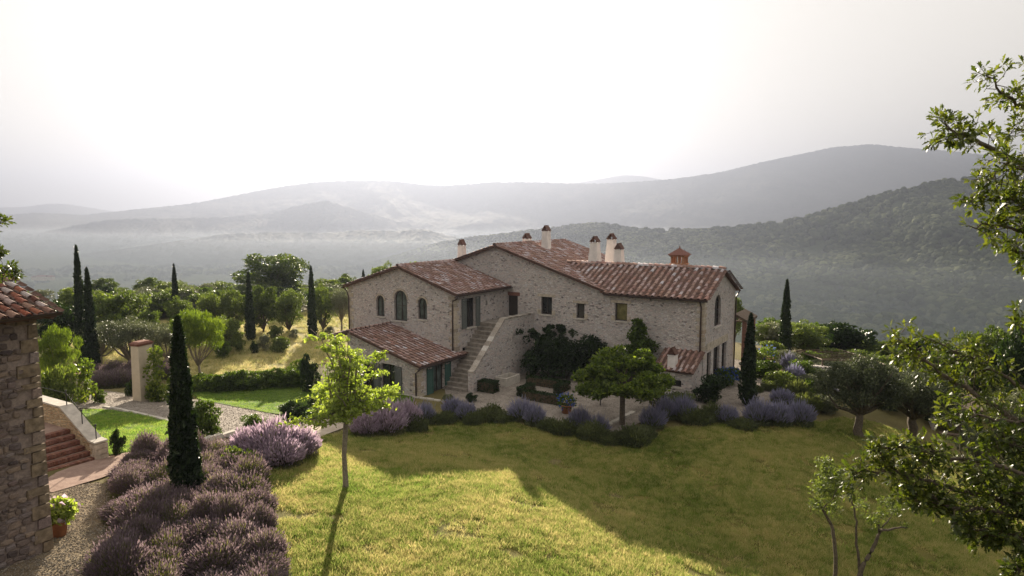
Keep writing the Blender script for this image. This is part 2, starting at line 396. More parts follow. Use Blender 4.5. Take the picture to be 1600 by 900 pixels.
lawn_px = [(398, 716), (470, 700), (505, 684), (560, 668), (650, 662), (740, 655), (860, 668), (1000, 692), (1060, 664), (1150, 660), (1270, 664), (1330, 650), (1450, 690)]
lawn_poly = H2(*lawn_px) + [(27, 36), (24, 22), (16, 14), (10, 13), (-6.6, 14), (-7.2, 18), (-8.3, 22.5), (-9.6, 25.5), (-10.8, 27.8)]
lawn, LAWN = patch('lawn', lawn_poly, .03, M_lawn)
terr_poly = H2((700, 612), (685, 634), (760, 652), (830, 656), (900, 672), (965, 678), (1010, 656), (1100, 654), (1160, 652), (1215, 640), (1225, 600), (1190, 575), (1150, 560)) + [(14, 56), (0, 56), (-6, 51)]
patch('gravel_terrace', terr_poly, .03, M_gravel)
patch('stone_path', H2((428, 690), (470, 668), (500, 657), (548, 650), (572, 655), (520, 676), (488, 690), (450, 706)), .055, M_path)
lawn2_poly = H2((300, 612), (330, 606), (480, 600), (600, 612), (650, 618), (640, 640), (560, 650), (500, 656), (440, 650), (345, 632), (310, 626))
patch('side_lawn', lawn2_poly, .06, M_lawn2)
patch('gravel_drive', H2((90, 605), (135, 610), (215, 618), (275, 622), (345, 630), (440, 650), (472, 664), (440, 700), (385, 690), (340, 682), (280, 664), (200, 648), (150, 638), (90, 640)), .03, M_gravel)
wedge_poly = H2((120, 645), (150, 640), (190, 643), (300, 668), (292, 690), (255, 698), (205, 706), (162, 714), (150, 700))
patch('wedge_lawn', wedge_poly, .05, M_lawn2)
patch('brick_path', H2((70, 752), (95, 736), (160, 717), (215, 705), (300, 690), (345, 684), (350, 692), (300, 702), (215, 725), (170, 745), (120, 760), (70, 775)), .05, M_pathred)
patch('gravel_yard', H2((60, 770), (100, 764), (150, 754), (168, 760), (160, 820), (165, 900)) + [(-7.5, 13), (-14, 12), (-15, 18)], .03, M_gravelL)
field_poly = [(-36, 50)] + H2((318, 594), (420, 580), (480, 572), (560, 560)) + [(-11, 62), (-13, 80), (-30, 84), (-46, 72)]
patch('dry_field', field_poly, .03, M_field, 1.5)

# ================================================================ HILLS
def ridge(name, pts, Yc, depth, mat, seed, cols=500, rows=70, bumps=3.0, spur=.12, x0=None, x1=None, foot=FLOOR - 15, prof=1.25, back=600):
    xs = np.linspace(pts[0][0] if x0 is None else x0, pts[-1][0] if x1 is None else x1, cols)
    ys = np.interp(xs, [p[0] for p in pts], [p[1] for p in pts])
    k = np.ones(9) / 9; ys = np.convolve(np.pad(ys, 4, 'edge'), k, 'valid')
    a = (xs - 800) / F; b = -(ys - 450) / F
    ry = math.cos(PITCH) + b * math.sin(PITCH); rz = -math.sin(PITCH) + b * math.cos(PITCH)
    D = Yc(xs) if callable(Yc) else np.full(cols, float(Yc))
    dep = depth(xs) if callable(depth) else np.full(cols, float(depth))
    crest = HCAM + D * rz / ry; ax = a / ry
    t = np.concatenate([np.linspace(0, 1, rows), 1 + np.linspace(.03, 1, 10)])
    Tt, _ = np.meshgrid(t, xs, indexing='ij')
    DY = np.where(Tt <= 1, D - dep * (1 - np.minimum(Tt, 1)), D + (Tt - 1) * back)
    XX = ax * DY; tt = np.minimum(Tt, 1)
    hgt = tt ** prof
    ZZ = foot + (crest - foot) * hgt
    env = np.sin(math.pi * np.clip(tt, 0, 1)) ** .8
    rel = crest - foot
    n1 = fbm(XX / (dep * .45), DY / (dep * .9), seed, 5) - .5
    n2 = np.abs(fbm(XX / (dep * .3) + DY / (dep * .8), DY / (dep * 1.3), seed + 5, 4) - .5)
    ZZ = ZZ + rel * spur * (n1 * 3.0 - n2 * 2.6) * env
    ZZ = ZZ + (fbm(XX / 9, DY / 9, seed + 3, 3) - .5) * bumps
    ZZ = np.where(Tt > 1, ZZ - (Tt - 1) ** 1.2 * (crest - foot) * .9, ZZ)
    V = np.stack([XX, DY, ZZ], -1); idx = np.arange(V.shape[0] * V.shape[1]).reshape(V.shape[:2])
    o = link(name, mesh_arr(name, V.reshape(-1, 3), [quads(idx)], mat, None, True)); struct(o)
    return V, t
ridge('far_hills', [(-60, 330), (0, 322), (30, 326), (60, 319), (95, 317), (130, 323), (200, 334), (300, 322), (420, 310), (600, 300), (760, 292), (880, 288), (930, 282), (965, 274), (985, 272), (1030, 280), (1100, 292), (1300, 300), (1700, 320)], 7400, 1800, M_hill, 1, 300, 30, 8)
ridge('mountain_ridge', [(-120, 345), (0, 336), (60, 332), (130, 336), (220, 326), (300, 318), (370, 305), (430, 293), (480, 286), (520, 283), (580, 282), (620, 283), (660, 289), (700, 290), (760, 285), (820, 284), (900, 287), (960, 286), (1050, 280), (1120, 270), (1170, 258), (1200, 251), (1250, 241), (1300, 230), (1360, 225), (1420, 231), (1480, 235), (1540, 242), (1800, 290)], 4800, 2000, M_hill, 2, 700, 110, 13, .12)
ridge('spur_hill', [(-120, 385), (0, 374), (50, 366), (100, 356), (150, 346), (190, 342), (250, 341), (330, 340), (420, 334), (470, 320), (505, 313), (540, 322), (580, 334), (640, 350), (720, 372), (820, 398), (900, 420)], 3500, 900, M_hill, 3, 500, 70, 11, .12)
ridge('low_hill', [(-100, 420), (60, 408), (200, 388), (300, 373), (350, 366), (420, 363), (500, 365), (560, 360), (620, 361), (660, 357), (700, 368), (760, 384), (860, 410), (960, 440)], 2500, 650, M_hill, 4, 500, 60, 10, .1)
Yc = lambda x: np.interp(x, [560, 800, 1000, 1200, 1400, 1700], [2000, 1850, 1650, 1550, 1450, 1300])
dp = lambda x: np.interp(x, [560, 800, 1000, 1200, 1400, 1700], [500, 650, 700, 760, 760, 680])
near_pts = [(520, 440), (560, 418), (620, 402), (680, 384), (730, 374), (790, 368), (850, 360), (900, 354), (935, 352), (960, 354), (1000, 360), (1050, 361), (1100, 361), (1150, 357), (1200, 350), (1260, 341), (1310, 327), (1360, 309), (1420, 293), (1480, 283), (1520, 281), (1600, 286), (1750, 310)]
VN, tN = ridge('forested_hill', near_pts, Yc, dp, M_forest, 6, 420, 90, 4, .26, prof=1.15)
# small rise with a hamlet in the valley, left
VM, tM = ridge('valley_mound', [(-60, 452), (20, 444), (60, 440), (100, 441), (140, 447), (200, 455), (260, 468)], 1450, 330, M_valley, 8, 120, 30, 2, .05, prof=.9)

# ---------------------------------------------------------------- instanced ground cover and forest
def scatter(name, pts, meshes, smin, smax, tilt=.15, seed=0):
    me = bpy.data.meshes.new(name); me.from_pydata([tuple(p) for p in pts], [], []); me.update()
    o = link(name, me); o['kind'] = 'stuff'
    ng = bpy.data.node_groups.new(name + '_spread', 'GeometryNodeTree')
    ng.interface.new_socket('Geometry', in_out='INPUT', socket_type='NodeSocketGeometry')
    ng.interface.new_socket('Geometry', in_out='OUTPUT', socket_type='NodeSocketGeometry')
    n = N(ng); gi = n.n('NodeGroupInput'); go = n.n('NodeGroupOutput'); jn = n.n('GeometryNodeJoinGeometry')
    ix = n.n('GeometryNodeInputIndex')
    for k, m in enumerate(meshes):
        src = bpy.data.objects.new(name + '_piece', m)
        oi = n.n('GeometryNodeObjectInfo'); oi.inputs['Object'].default_value = src
        ip = n.n('GeometryNodeInstanceOnPoints')
        md = n.math('MODULO', ix.outputs[0], float(len(meshes)))
        cp = n.n('FunctionNodeCompare', data_type='FLOAT', operation='EQUAL'); n.l(md, cp.inputs[0]); cp.inputs[1].default_value = k; cp.inputs['Epsilon'].default_value = .1
        rv = n.n('FunctionNodeRandomValue', data_type='FLOAT_VECTOR'); rv.inputs[0].default_value = (-tilt, -tilt, 0); rv.inputs[1].default_value = (tilt, tilt, 6.283)
        rs = n.n('FunctionNodeRandomValue', data_type='FLOAT'); rs.inputs[2].default_value = smin; rs.inputs[3].default_value = smax; rs.inputs['Seed'].default_value = 5 + k + seed
        n.l(gi.outputs[0], ip.inputs['Points']); n.l(cp.outputs[0], ip.inputs['Selection']); n.l(oi.outputs['Geometry'], ip.inputs['Instance'])
        n.l(rv.outputs[0], ip.inputs['Rotation']); n.l(rs.outputs[1], ip.inputs['Scale']); n.l(ip.outputs[0], jn.inputs[0])
    n.l(jn.outputs[0], go.inputs[0])
    md_ = o.modifiers.new('spread', 'NODES'); md_.node_group = ng
    return o
def crown_blob(seed, sub=2):
    import bmesh
    bm = bmesh.new(); bmesh.ops.create_icosphere(bm, subdivisions=sub, radius=1)
    for v in bm.verts:
        p = v.co; k = fbm(np.array([p.x * 1.6 + seed * 3.1 + p.z]), np.array([p.y * 1.6 + p.z * 1.3]), seed, 3)[0]
        v.co = p * (.62 + .75 * k); v.co.z *= .95
    me = bpy.data.meshes.new('crown_blob'); bm.to_mesh(me); bm.free(); me.materials.append(L_far); return me
blobs = [crown_blob(i) for i in range(4)]
rg = np.random.default_rng(11)
def on_grid(V, n, tmax=1.0, rows=90):
    r = rg.random(n) ** .8 * (rows - 1.001) * tmax; c = rg.random(n) * (V.shape[1] - 1.001)
    i = r.astype(int); j = c.astype(int); fr = (r - i)[:, None]; fc = (c - j)[:, None]
    return (V[i, j] * (1 - fr) + V[i + 1, j] * fr) * (1 - fc) + (V[i, j + 1] * (1 - fr) + V[i + 1, j + 1] * fr) * fc
fp = on_grid(VN, 62000)
dens = fbm(fp[:, 0] / 130, fp[:, 1] / 130, 21, 3); fp = fp[((dens > .42) | (rg.random(len(fp)) < .35)) & (fbm(fp[:, 0] / 60, fp[:, 1] / 45, 77, 3) < .70)]
scatter('hillside_forest', fp + np.array([0, 0, 1.0]), blobs, 2.4, 9.0)
vx = np.stack([rg.uniform(-1500, 1700, 9000), rg.uniform(600, 2000, 9000)], -1)
dn = fbm(vx[:, 0] / 170, vx[:, 1] / 90, 31, 3); vx = vx[dn > .56]
scatter('valley_woods', np.column_stack([vx, G(vx[:, 0], vx[:, 1]) + 2]), blobs, 4, 9, seed=9)
mp_ = on_grid(VM, 900, .99, 30); mp_ = mp_[fbm(mp_[:, 0] / 60, mp_[:, 1] / 60, 5, 2) > .5]
scatter('hamlet_woods', mp_ + np.array([0, 0, 2.]), blobs, 4, 9, seed=3)
print('terrain', time.time() - T0)

# ================================================================ HAZE
def volume_box(name, x0, x1, y0, y1, z0, z1, dens, aniso, col):
    m, t = newmat(name + '_air'); n = N(t); v = n.n('ShaderNodeVolumePrincipled'); v.inputs['Color'].default_value = (*col, 1)
    v.inputs['Density'].default_value = dens; v.inputs['Anisotropy'].default_value = aniso
    o = n.n('ShaderNodeOutputMaterial'); n.l(v.outputs[0], o.inputs['Volume'])
    b = MB().box(x0, x1, y0, y1, z0, z1).obj(name, m); b['kind'] = 'stuff'; b.display_type = 'WIRE'; return b
volume_box('haze', -9500, 9500, -9400, 9600, -175, 560, HAZE, .55, (.160, .180, .238))
for i, (zt_, y0_, dn_) in enumerate(((-44, 330, .3e-4), (-57, 320, .55e-4), (-70, 310, .85e-4), (-82, 300, 1.2e-4), (-94, 290, 1.7e-4), (-106, 280, 2.3e-4), (-118, 270, 3.0e-4))):
    volume_box('valley_mist', -5200 + 9 * i, 5200 - 9 * i, y0_, 5900 - 11 * i, -172 + i, zt_, dn_, .45, (.76, .87, 1.0))

# ================================================================ VILLA
VC = atY(712, 612, 1); r_ = ray(712, 612); VC = CAM + r_ * ((0 - HCAM) / r_.z)
AV = R(33.1)
villa = thing('stone_villa', 'large stone farmhouse with terracotta tile roofs and white chimneys, across the lawn', 'house', (VC.x, VC.y, 0), -AV)
VM4 = Matrix.Translation((VC.x, VC.y, 0)) @ Matrix.Rotation(-AV, 4, 'Z')
def VW(a, b, z=0): return VM4 @ Vector((a, b, z))
def arch(x0, x1, z0, z1, n=8):
    r = (x1 - x0) / 2; zc = z1 - r; c = (x0 + x1) / 2
    return [(x0, z0), (x1, z0)] + [(c + r * math.cos(math.pi * i / n), zc + r * math.sin(math.pi * i / n)) for i in range(n + 1)]
def rect(x0, x1, z0, z1): return [(x0, z0), (x1, z0), (x1, z1), (x0, z1)]
def wallpanel(mb, O, ex, n, outline, holes, depth=.3):
    O = Vector(O); ex = Vector(ex); n = Vector(n); ez = Vector((0, 0, 1))
    P = lambda q, d=0: O + ex * q[0] + ez * q[1] - n * d
    loops = [[Vector((q[0], q[1], 0)) for q in L] for L in [outline] + holes]
    tr = geometry.tessellate_polygon(loops); flat = [q for L in [outline] + holes for q in L]
    vs = [P(q) for q in flat]; fs = []
    for t in tr:
        a, b, c = [vs[i] for i in t]; fs.append(tuple(t) if (b - a).cross(c - a).dot(n) > 0 else (t[0], t[2], t[1]))
    mb.add(vs, fs)
    for L in holes:
        k = len(L); mb.add([P(q) for q in L] + [P(q, depth) for q in L], [(i, (i + 1) % k, k + (i + 1) % k, k + i) for i in range(k)])
    return P
def inset(L, d):
    cx = sum(q[0] for q in L) / len(L); zs = [q[1] for q in L]; xs = [q[0] for q in L]; cz = (min(zs) + max(zs)) / 2
    sx = 1 - 2 * d / (max(xs) - min(xs)); sz = 1 - 2 * d / (max(zs) - min(zs))
    return [(cx + (q[0] - cx) * sx, cz + (q[1] - cz) * sz) for q in L]
def window(P, n, L, root, glass=None, depth=.2, bars=(1, 0), fr=.07, name='window', sill=True):
    n = Vector(n); mb = MB(); k = len(L); I = inset(L, fr)
    A = [P(q, depth - .04) for q in L]; B = [P(q, depth - .04) for q in I]; Cc = [P(q, depth + .02) for q in I]
    mb.add(A + B + Cc, [(i, (i + 1) % k, k + (i + 1) % k, k + i) for i in range(k)] + [(k + i, k + (i + 1) % k, 2 * k + (i + 1) % k, 2 * k + i) for i in range(k)])
    xs = [q[0] for q in L]; zs = [q[1] for q in L]; x0, x1, z0, z1 = min(xs), max(xs), min(zs), max(zs)
    def bar(a, b, c, d):
        q = [P(p, depth - .035) for p in ((a, c), (b, c), (b, d), (a, d))]; mb.slab(q, n, .05)
    for i in range(bars[0]): c = x0 + (x1 - x0) * (i + 1) / (bars[0] + 1); bar(c - .025, c + .025, z0 + fr, z1 - fr)
    for i in range(bars[1]): c = z0 + (z1 - z0) * (i + 1) / (bars[1] + 1); bar(x0 + fr, x1 - fr, c - .02, c + .02)
    w_ = mb.obj(name, M_frame, root)
    MB().add([P(q, depth + .01) for q in L], [tuple(range(k))]).obj('pane', glass or M_glass, w_)
    if sill:
        MB().slab([P((x0 - .12, z0 - .01), -.09), P((x1 + .12, z0 - .01), -.09), P((x1 + .12, z0 - .01), depth), P((x0 - .12, z0 - .01), depth)], (0, 0, 1), .08).obj('sill', M_stonecap, w_)
    return w_
def shutter(P, n, x0, x1, z0, z1, root, mat, off=.03):
    n = Vector(n); s_ = MB()
    q = lambda a, b, c, d, o, t: s_.slab([P((a, c), -o), P((b, c), -o), P((b, d), -o), P((a, d), -o)], n, t)
    q(x0, x0 + .07, z0, z1, off + .05, .05); q(x1 - .07, x1, z0, z1, off + .05, .05)
    q(x0 + .07, x1 - .07, z0, z0 + .08, off + .05, .05); q(x0 + .07, x1 - .07, z1 - .08, z1, off + .05, .05)
    k = int((z1 - z0 - .16) / .11)
    for i in range(k):
        a = z0 + .08 + i * .11; s_.add([P((x0 + .07, a), -(off + .04)), P((x1 - .07, a), -(off + .04)), P((x1 - .07, a + .10), -(off + .005)), P((x0 + .07, a + .10), -(off + .005))], [(0, 1, 2, 3)])
    return s_.obj('shutter', mat, root)
def quoins(mb_parent, x, y, sx, sy, z0, z1, rng, name='quoin', mat=None):
    z = z0; i = 0
    while z < z1 - .15:
        h = rng.uniform(.22, .34); a, b = ((.5, .28) if i % 2 else (.28, .5)); a *= rng.uniform(.85, 1.15); b *= rng.uniform(.85, 1.15); p = rng.uniform(.012, .03)
        xx = sorted((x + sx * p, x - sx * a)); yy = sorted((y + sy * p, y - sy * b))
        MB().box(xx[0], xx[1], yy[0], yy[1], z + .012, min(z + h, z1) - .012).obj(name, mat or M_stonepc2, mb_parent); z += h; i += 1
M_stonepc2 = stone_piece('corner_stone', [(.28, .24, .20), (.46, .40, .32), (.36, .31, .25), (.54, .47, .39), (.40, .32, .25)])
rq = np.random.default_rng(5); M_parcap = stone_piece('worn_parapet_stone', [(.34, .30, .26), (.40, .36, .32), (.22, .19, .165), (.33, .29, .25), (.55, .52, .49)])
# --- walls
lw = MB()
LW_out = [(-10.5, -.6), (0, -.6), (0, 6.98), (-5.1, 8.62), (-10.5, 6.98)]
a1 = arch(-7.55, -6.72, 4.82, 6.42); a2 = arch(-5.72, -4.45, 4.64, 6.92); a3 = arch(-3.42, -2.55, 4.92, 6.50)
P1 = wallpanel(lw, (0, 0, 0), (1, 0, 0), (0, -1, 0), LW_out, [a1, a2, a3])
ho = rect(1.32, 2.36, 4.38, 6.52); h2 = rect(.82, 1.35, 2.62, 3.02); h3 = rect(3.75, 3.95, 5.75, 6.1)
P2 = wallpanel(lw, (0, 0, 0), (0, 1, 0), (1, 0, 0), [(0, -.6), (6.75, -.6), (6.75, 6.98), (0, 6.98)], [ho, h2, h3])
wallpanel(lw, (-10.5, 0, 0), (0, 1, 0), (-1, 0, 0), [(0, -.6), (6.75, -.6), (6.75, 6.98), (0, 6.98)], [])
W_left = lw.obj('wall', M_wall, villa)
for L, gl, b in ((a1, M_curtain, (1, 0)), (a2, M_curtain, (1, 1)), (a3, M_curtain, (1, 0))): window(P1, (0, -1, 0), L, villa, gl, bars=b)
window(P2, (1, 0, 0), ho, villa, M_glass, bars=(1, 0)); window(P2, (1, 0, 0), h2, villa, M_glass, bars=(0, 0), sill=False); window(P2, (1, 0, 0), h3, villa, M_glass, bars=(0, 0), sill=False)
shutter(P2, (1, 0, 0), .74, 1.28, 4.36, 6.54, villa, M_shutter); shutter(P2, (1, 0, 0), 2.4, 2.94, 4.36, 6.54, villa, M_shutter)
quoins(W_left, 0, 0, 1, -1, 2.9, 6.9, rq)
quoins(W_left, -10.5, 0, -1, -1, 2.9, 6.9, rq)
# brick arches over the three arched windows
for L in (a1, a2, a3):
    xs = [q[0] for q in L]; zs = [q[1] for q in L]; c = (min(xs) + max(xs)) / 2; r0 = (max(xs) - min(xs)) / 2; zc = max(zs) - r0; b_ = MB(); nb = 15
    for i in range(nb):
        t0, t1 = math.pi * (i + .06) / nb, math.pi * (i + .94) / nb
        b_.slab([P1((c + (r0 + e) * math.cos(t), zc + (r0 + e) * math.sin(t)), -.025) for e, t in ((.005, t0), (.14, t0), (.14, t1), (.005, t1))], (0, -1, 0), .06)
    b_.obj('brick_arch', M_quoin, villa)
mw = MB()
ho_d = rect(-.02, .9, 4.62, 6.22); w1 = rect(3.0, 3.95, 4.97, 6.32); w2 = rect(6.02, 6.68, 4.92, 6.02); w3 = rect(9.1, 10.03, 5.0, 6.27)
MW_out = [(-10.5, -.6), (15.5, -.6), (15.5, 7.0), (8.35, 7.0), (-1.1, 10.0), (-10.5, 7.0)]
PM = wallpanel(mw, (0, 6.75, 0), (1, 0, 0), (0, -1, 0), MW_out, [ho_d, w1, w2, w3])
ga = arch(9.05, 10.5, 4.75, 6.95, 10); d1 = rect(7.62, 8.5, .5, 3.2); d2 = rect(9.1, 10.5, .5, 3.3); d3 = rect(11.1, 12.2, .5, 3.3)
PR = wallpanel(mw, (15.5, 0, 0), (0, 1, 0), (1, 0, 0), [(6.75, -.6), (14.1, -.6), (14.1, 7.0), (10.4, 8.55), (6.75, 7.0)], [ga, d1, d2, d3])
wallpanel(mw, (15.5, 14.1, 0), (-1, 0, 0), (0, 1, 0), [(0, -.6), (7.2, -.6), (7.2, 7.0), (0, 7.0)], [])
wallpanel(mw, (8.3, 14.1, 0), (0, 1, 0), (1, 0, 0), [(0, -.6), (3.9, -.6), (3.9, 7.0), (0, 7.0)], [])
wallpanel(mw, (8.3, 18, 0), (-1, 0, 0), (0, 1, 0), [(0, -.6), (18.8, -.6), (18.8, 7.0), (9.4, 10.0), (0, 7.0)], [])
wallpanel(mw, (-10.5, 6.75, 0), (0, 1, 0), (-1, 0, 0), [(0, -.6), (11.25, -.6), (11.25, 7.0), (0, 7.0)], [])
W_main = mw.obj('wall', M_wall, villa)
window(PM, (0, -1, 0), ho_d, villa, M_frame, bars=(0, 0), name='door', sill=False)
window(PM, (0, -1, 0), w1, villa, M_glass); window(PM, (0, -1, 0), w2, villa, M_glass, bars=(0, 1)); window(PM, (0, -1, 0), w3, villa, M_reflpane, bars=(0, 0))
window(PR, (1, 0, 0), ga, villa, M_glass, bars=(1, 3), fr=.1)
for d in (d1, d2, d3): window(PR, (1, 0, 0), d, villa, M_glass, bars=(1, 2), fr=.1, name='glazed_door', sill=False)
for L in (w1, w2, w3):                                # stone lintel and jamb blocks
    x0, x1, z0, z1 = L[0][0], L[1][0], L[0][1], L[2][1]
    MB().box(x0 - .3, x1 + .3, 6.725, 6.85, z1 + .003, z1 + .2).obj('lintel', M_quoin, villa)
    for a, b in ((x0 - .3, x0 - .004), (x1 + .004, x1 + .28)): MB().box(a, b, 6.728, 6.85, z0, z0 + .36).obj('jamb_stone', M_quoin, villa)
MB().box(-.2, 1.1, 6.725, 6.85, 6.225, 6.5).obj('lintel', M_brick, villa)
MB().box(15.4, 15.525, 7.4, 12.5, 3.35, 3.85).obj('brick_lintel_band', M_quoin, villa)
quoins(W_main, 15.5, 6.75, 1, -1, 2.9, 6.95, rq)

# --- roof tiles
def tile_mesh(name, w0=.140, w1=.105, L=.47, h=.135, mat=None, seg=4):
    vs = []; 
    for y, w_, dz in ((0, w0, .022), (L, w1, 0)):
        for i in range(seg + 1):
            t = math.pi * i / seg; vs.append((-math.cos(t) * w_, y, math.sin(t) * h * w_ / w0 + dz))
    for i in range(seg + 1):
        t = math.pi * i / seg; vs.append((-math.cos(t) * (w0 - .022), 0, math.sin(t) * (h - .022) + .015))
    k = seg + 1; fs = [(i, i + 1, k + i + 1, k + i) for i in range(seg)] + [(i, 2 * k + i, 2 * k + i + 1, i + 1) for i in range(seg)]
    fs = [tuple(reversed(f)) for f in fs]
    me = bpy.data.meshes.new(name); me.from_pydata(vs, [], fs); me.materials.append(mat or M_tile); me.update()
    return me
TM = tile_mesh('cover_tile'); TMf = tile_mesh('cover_tile', .20, .16, .5, .10, M_tile)
tv = np.array([v.co for v in TM.vertices]); tf = np.array([p.vertices[:] for p in TM.polygons])
def roof_plane(parent, O, e, s, poly, rng, cw=.45, rl=.42, parts=0, deck=.10, mat=None, seed=0, name='roof', scale=1.0):
    """O eave origin, e unit along eave, s unit upslope; poly in (a along e, b along s). Returns roof object."""
    O, e, s = Vector(O), Vector(e).normalized(), Vector(s).normalized(); n = e.cross(s).normalized()
    if n.z < 0: n = -n
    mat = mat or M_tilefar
    rf = MB().slab([O + e * a + s * b for a, b in poly], n, deck).obj(name, M_pan, parent)
    px_ = np.array([q[0] for q in poly]); py_ = np.array([q[1] for q in poly])
    cs = np.arange(px_.min() + cw * .5, px_.max(), cw); rs = np.arange(py_.min() - .05, py_.max() - rl * .3, rl)
    Ca, Rb = np.meshgrid(cs, rs); Ca = Ca.ravel(); Rb = Rb.ravel()
    k = inside(poly, Ca, Rb + rl * .5); Ca, Rb = Ca[k], Rb[k]
    MV = np.array([[*e], [*s], [*n]]); sc_ = cw / .45 * scale
    allv, cnt = [], 0; base = Vector(O)
    for i, (a, b) in enumerate(zip(Ca, Rb)):
        yaw = rng.normal(0, .035); c_, s__ = math.cos(yaw), math.sin(yaw)
        lv = tv * np.array([sc_, rl / .42, sc_]); lv = np.column_stack([lv[:, 0] * c_ - lv[:, 1] * s__, lv[:, 0] * s__ + lv[:, 1] * c_, lv[:, 2]])
        off = np.array([a + rng.normal(0, .012), b + rng.normal(0, .014), .012 + abs(rng.normal(0, .008))])
        if i < parts:
            o = link('tile', TMp(mat), rf); p = base + e * off[0] + s * off[1] + n * off[2]
            o.matrix_local = Matrix.Translation(p) @ Matrix((e, s, n)).transposed().to_4x4() @ Matrix.Rotation(yaw, 4, 'Z') @ Matrix.Diagonal((sc_, rl / .42, sc_, 1))
        else: allv.append((lv + off) @ MV + np.array(base))
    if allv:
        A = np.concatenate(allv); m = len(allv); fcs = (tf[None] + (np.arange(m) * len(tv))[:, None, None]).reshape(-1, 4)
        o = link('tiles', mesh_arr('tiles', A, [fcs], mat), rf); o['kind'] = 'stuff'
    # concave pan tiles between the covers, row by row
    pv, pf = [], []
    Cb, Rb2 = np.meshgrid(np.concatenate([[cs[0] - cw / 2], cs + cw / 2]), rs); Cb = Cb.ravel(); Rb2 = Rb2.ravel(); k = inside(poly, np.clip(Cb, px_.min() + .02, px_.max() - .02), Rb2 + rl * .5)
    for a, b in zip(Cb[k], Rb2[k]):
        w_ = cw * .30; h = .055; d = .05; i0 = len(pv); b = b - .03
        for y, dz in ((b, d), (b + rl * 1.05, d * .3)):
            for x, z in ((-w_, h), (-w_ * .5, .012), (w_ * .5, .012), (w_, h)): pv.append(base + e * (a + x) + s * y + n * (z + dz))
        pf += [(i0 + j, i0 + 4 + j, i0 + 5 + j, i0 + 1 + j)[::-1] for j in range(3)]
    if pv:
        me = bpy.data.meshes.new('pan_tiles'); me.from_pydata([tuple(p) for p in pv], [], pf); me.materials.append(M_pan); me.update()
        o = link('pan_tiles', me, rf); o['kind'] = 'stuff'
    return rf
_tp = {}
def TMp(mat):
    if mat.name not in _tp: m = TM.copy(); m.materials.clear(); m.materials.append(mat); _tp[mat.name] = m
    return _tp[mat.name]
def ridge_tiles(parent, a, b, mat, rng, w_=.2, L=.42):
    a, b = Vector(a), Vector(b); d = (b - a).normalized(); n = max(1, int((b - a).length / L)); up = Vector((0, 0, 1)); sd_ = d.cross(up).normalized(); u_ = sd_.cross(d)
    V, k = [], 0
    for i in range(n):
        o = a + d * ((b - a).length * i / n); t = np.array(tv) * np.array([w_ / .15, 1.0, 1.3]) + np.array([rng.normal(0, .01), 0, 0])
        V.append(np.array([o + sd_ * x + d * y + u_ * z for x, y, z in t]))
    A = np.concatenate(V); fcs = (tf[None] + (np.arange(n) * len(tv))[:, None, None]).reshape(-1, 4)
    o = link('ridge_tiles', mesh_arr('ridge_tiles', A, [fcs], mat), parent); o['kind'] = 'stuff'
rr = np.random.default_rng(7)
def slope_pl(parent, x_e, z_e, x_r, z_r, y0, y1, poly=None, axis='x', **kw):
    """eave line at x_e,z_e, ridge at x_r,z_r, running y0..y1 (axis x: slope in x)"""
    L = math.hypot(x_r - x_e, z_r - z_e)
    if axis == 'x': O = (x_e, y0, z_e); e = (0, 1, 0); s = (x_r - x_e, 0, z_r - z_e)
    else: O = (y0, x_e, z_e); e = (1, 0, 0); s = (0, x_r - x_e, z_r - z_e)
    return roof_plane(parent, O, e, s, poly or [(0, 0), (y1 - y0, 0), (y1 - y0, L), (0, L)], rr, **kw)
OH = .32
k1 = (8.62 - 6.98) / 5.1
# left wing
slope_pl(villa, OH, 6.98 - OH * k1 + .06, -5.1, 8.68, -.3, 6.75, cw=.35, rl=.38)
slope_pl(villa, -10.5 - OH, 6.98 - OH * k1 + .06, -5.1, 8.68, -.3, 6.75)
ridge_tiles(villa, (-5.1, -.3, 8.72), (-5.1, 6.75, 8.72), M_tilefar, rr)
# main roof: right slope (its upper front part; below it the right wing's roof runs into it), left slope
km = 3.0 / 9.45
def zmain(x): return 10.06 - (abs(x + 1.1)) * km
Lm = math.hypot(9.45 + OH, (9.45 + OH) * km); sl_ = Lm / (9.45 + OH)
X2 = lambda x: (8.35 + OH - x) * sl_
yV0, xr_ = 6.5, -1.1 + (10.06 - 8.68) / km
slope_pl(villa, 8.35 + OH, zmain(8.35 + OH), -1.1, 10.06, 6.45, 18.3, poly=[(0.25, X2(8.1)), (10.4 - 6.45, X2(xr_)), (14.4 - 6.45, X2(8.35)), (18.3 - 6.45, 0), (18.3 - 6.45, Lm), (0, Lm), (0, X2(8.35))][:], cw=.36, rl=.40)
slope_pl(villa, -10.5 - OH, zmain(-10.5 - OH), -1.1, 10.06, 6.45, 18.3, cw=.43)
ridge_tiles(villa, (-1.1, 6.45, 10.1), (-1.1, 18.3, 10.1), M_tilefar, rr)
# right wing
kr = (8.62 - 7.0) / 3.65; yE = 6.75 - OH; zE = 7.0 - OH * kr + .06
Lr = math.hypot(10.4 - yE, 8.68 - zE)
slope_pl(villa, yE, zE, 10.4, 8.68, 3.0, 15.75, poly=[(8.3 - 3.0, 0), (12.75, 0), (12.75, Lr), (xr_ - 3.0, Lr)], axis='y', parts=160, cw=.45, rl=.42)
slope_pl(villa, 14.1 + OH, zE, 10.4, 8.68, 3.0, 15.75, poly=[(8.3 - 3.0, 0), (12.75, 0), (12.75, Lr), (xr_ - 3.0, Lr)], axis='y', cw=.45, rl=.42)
ridge_tiles(villa, (xr_, 10.4, 8.72), (15.75, 10.4, 8.72), M_tilefar, rr)
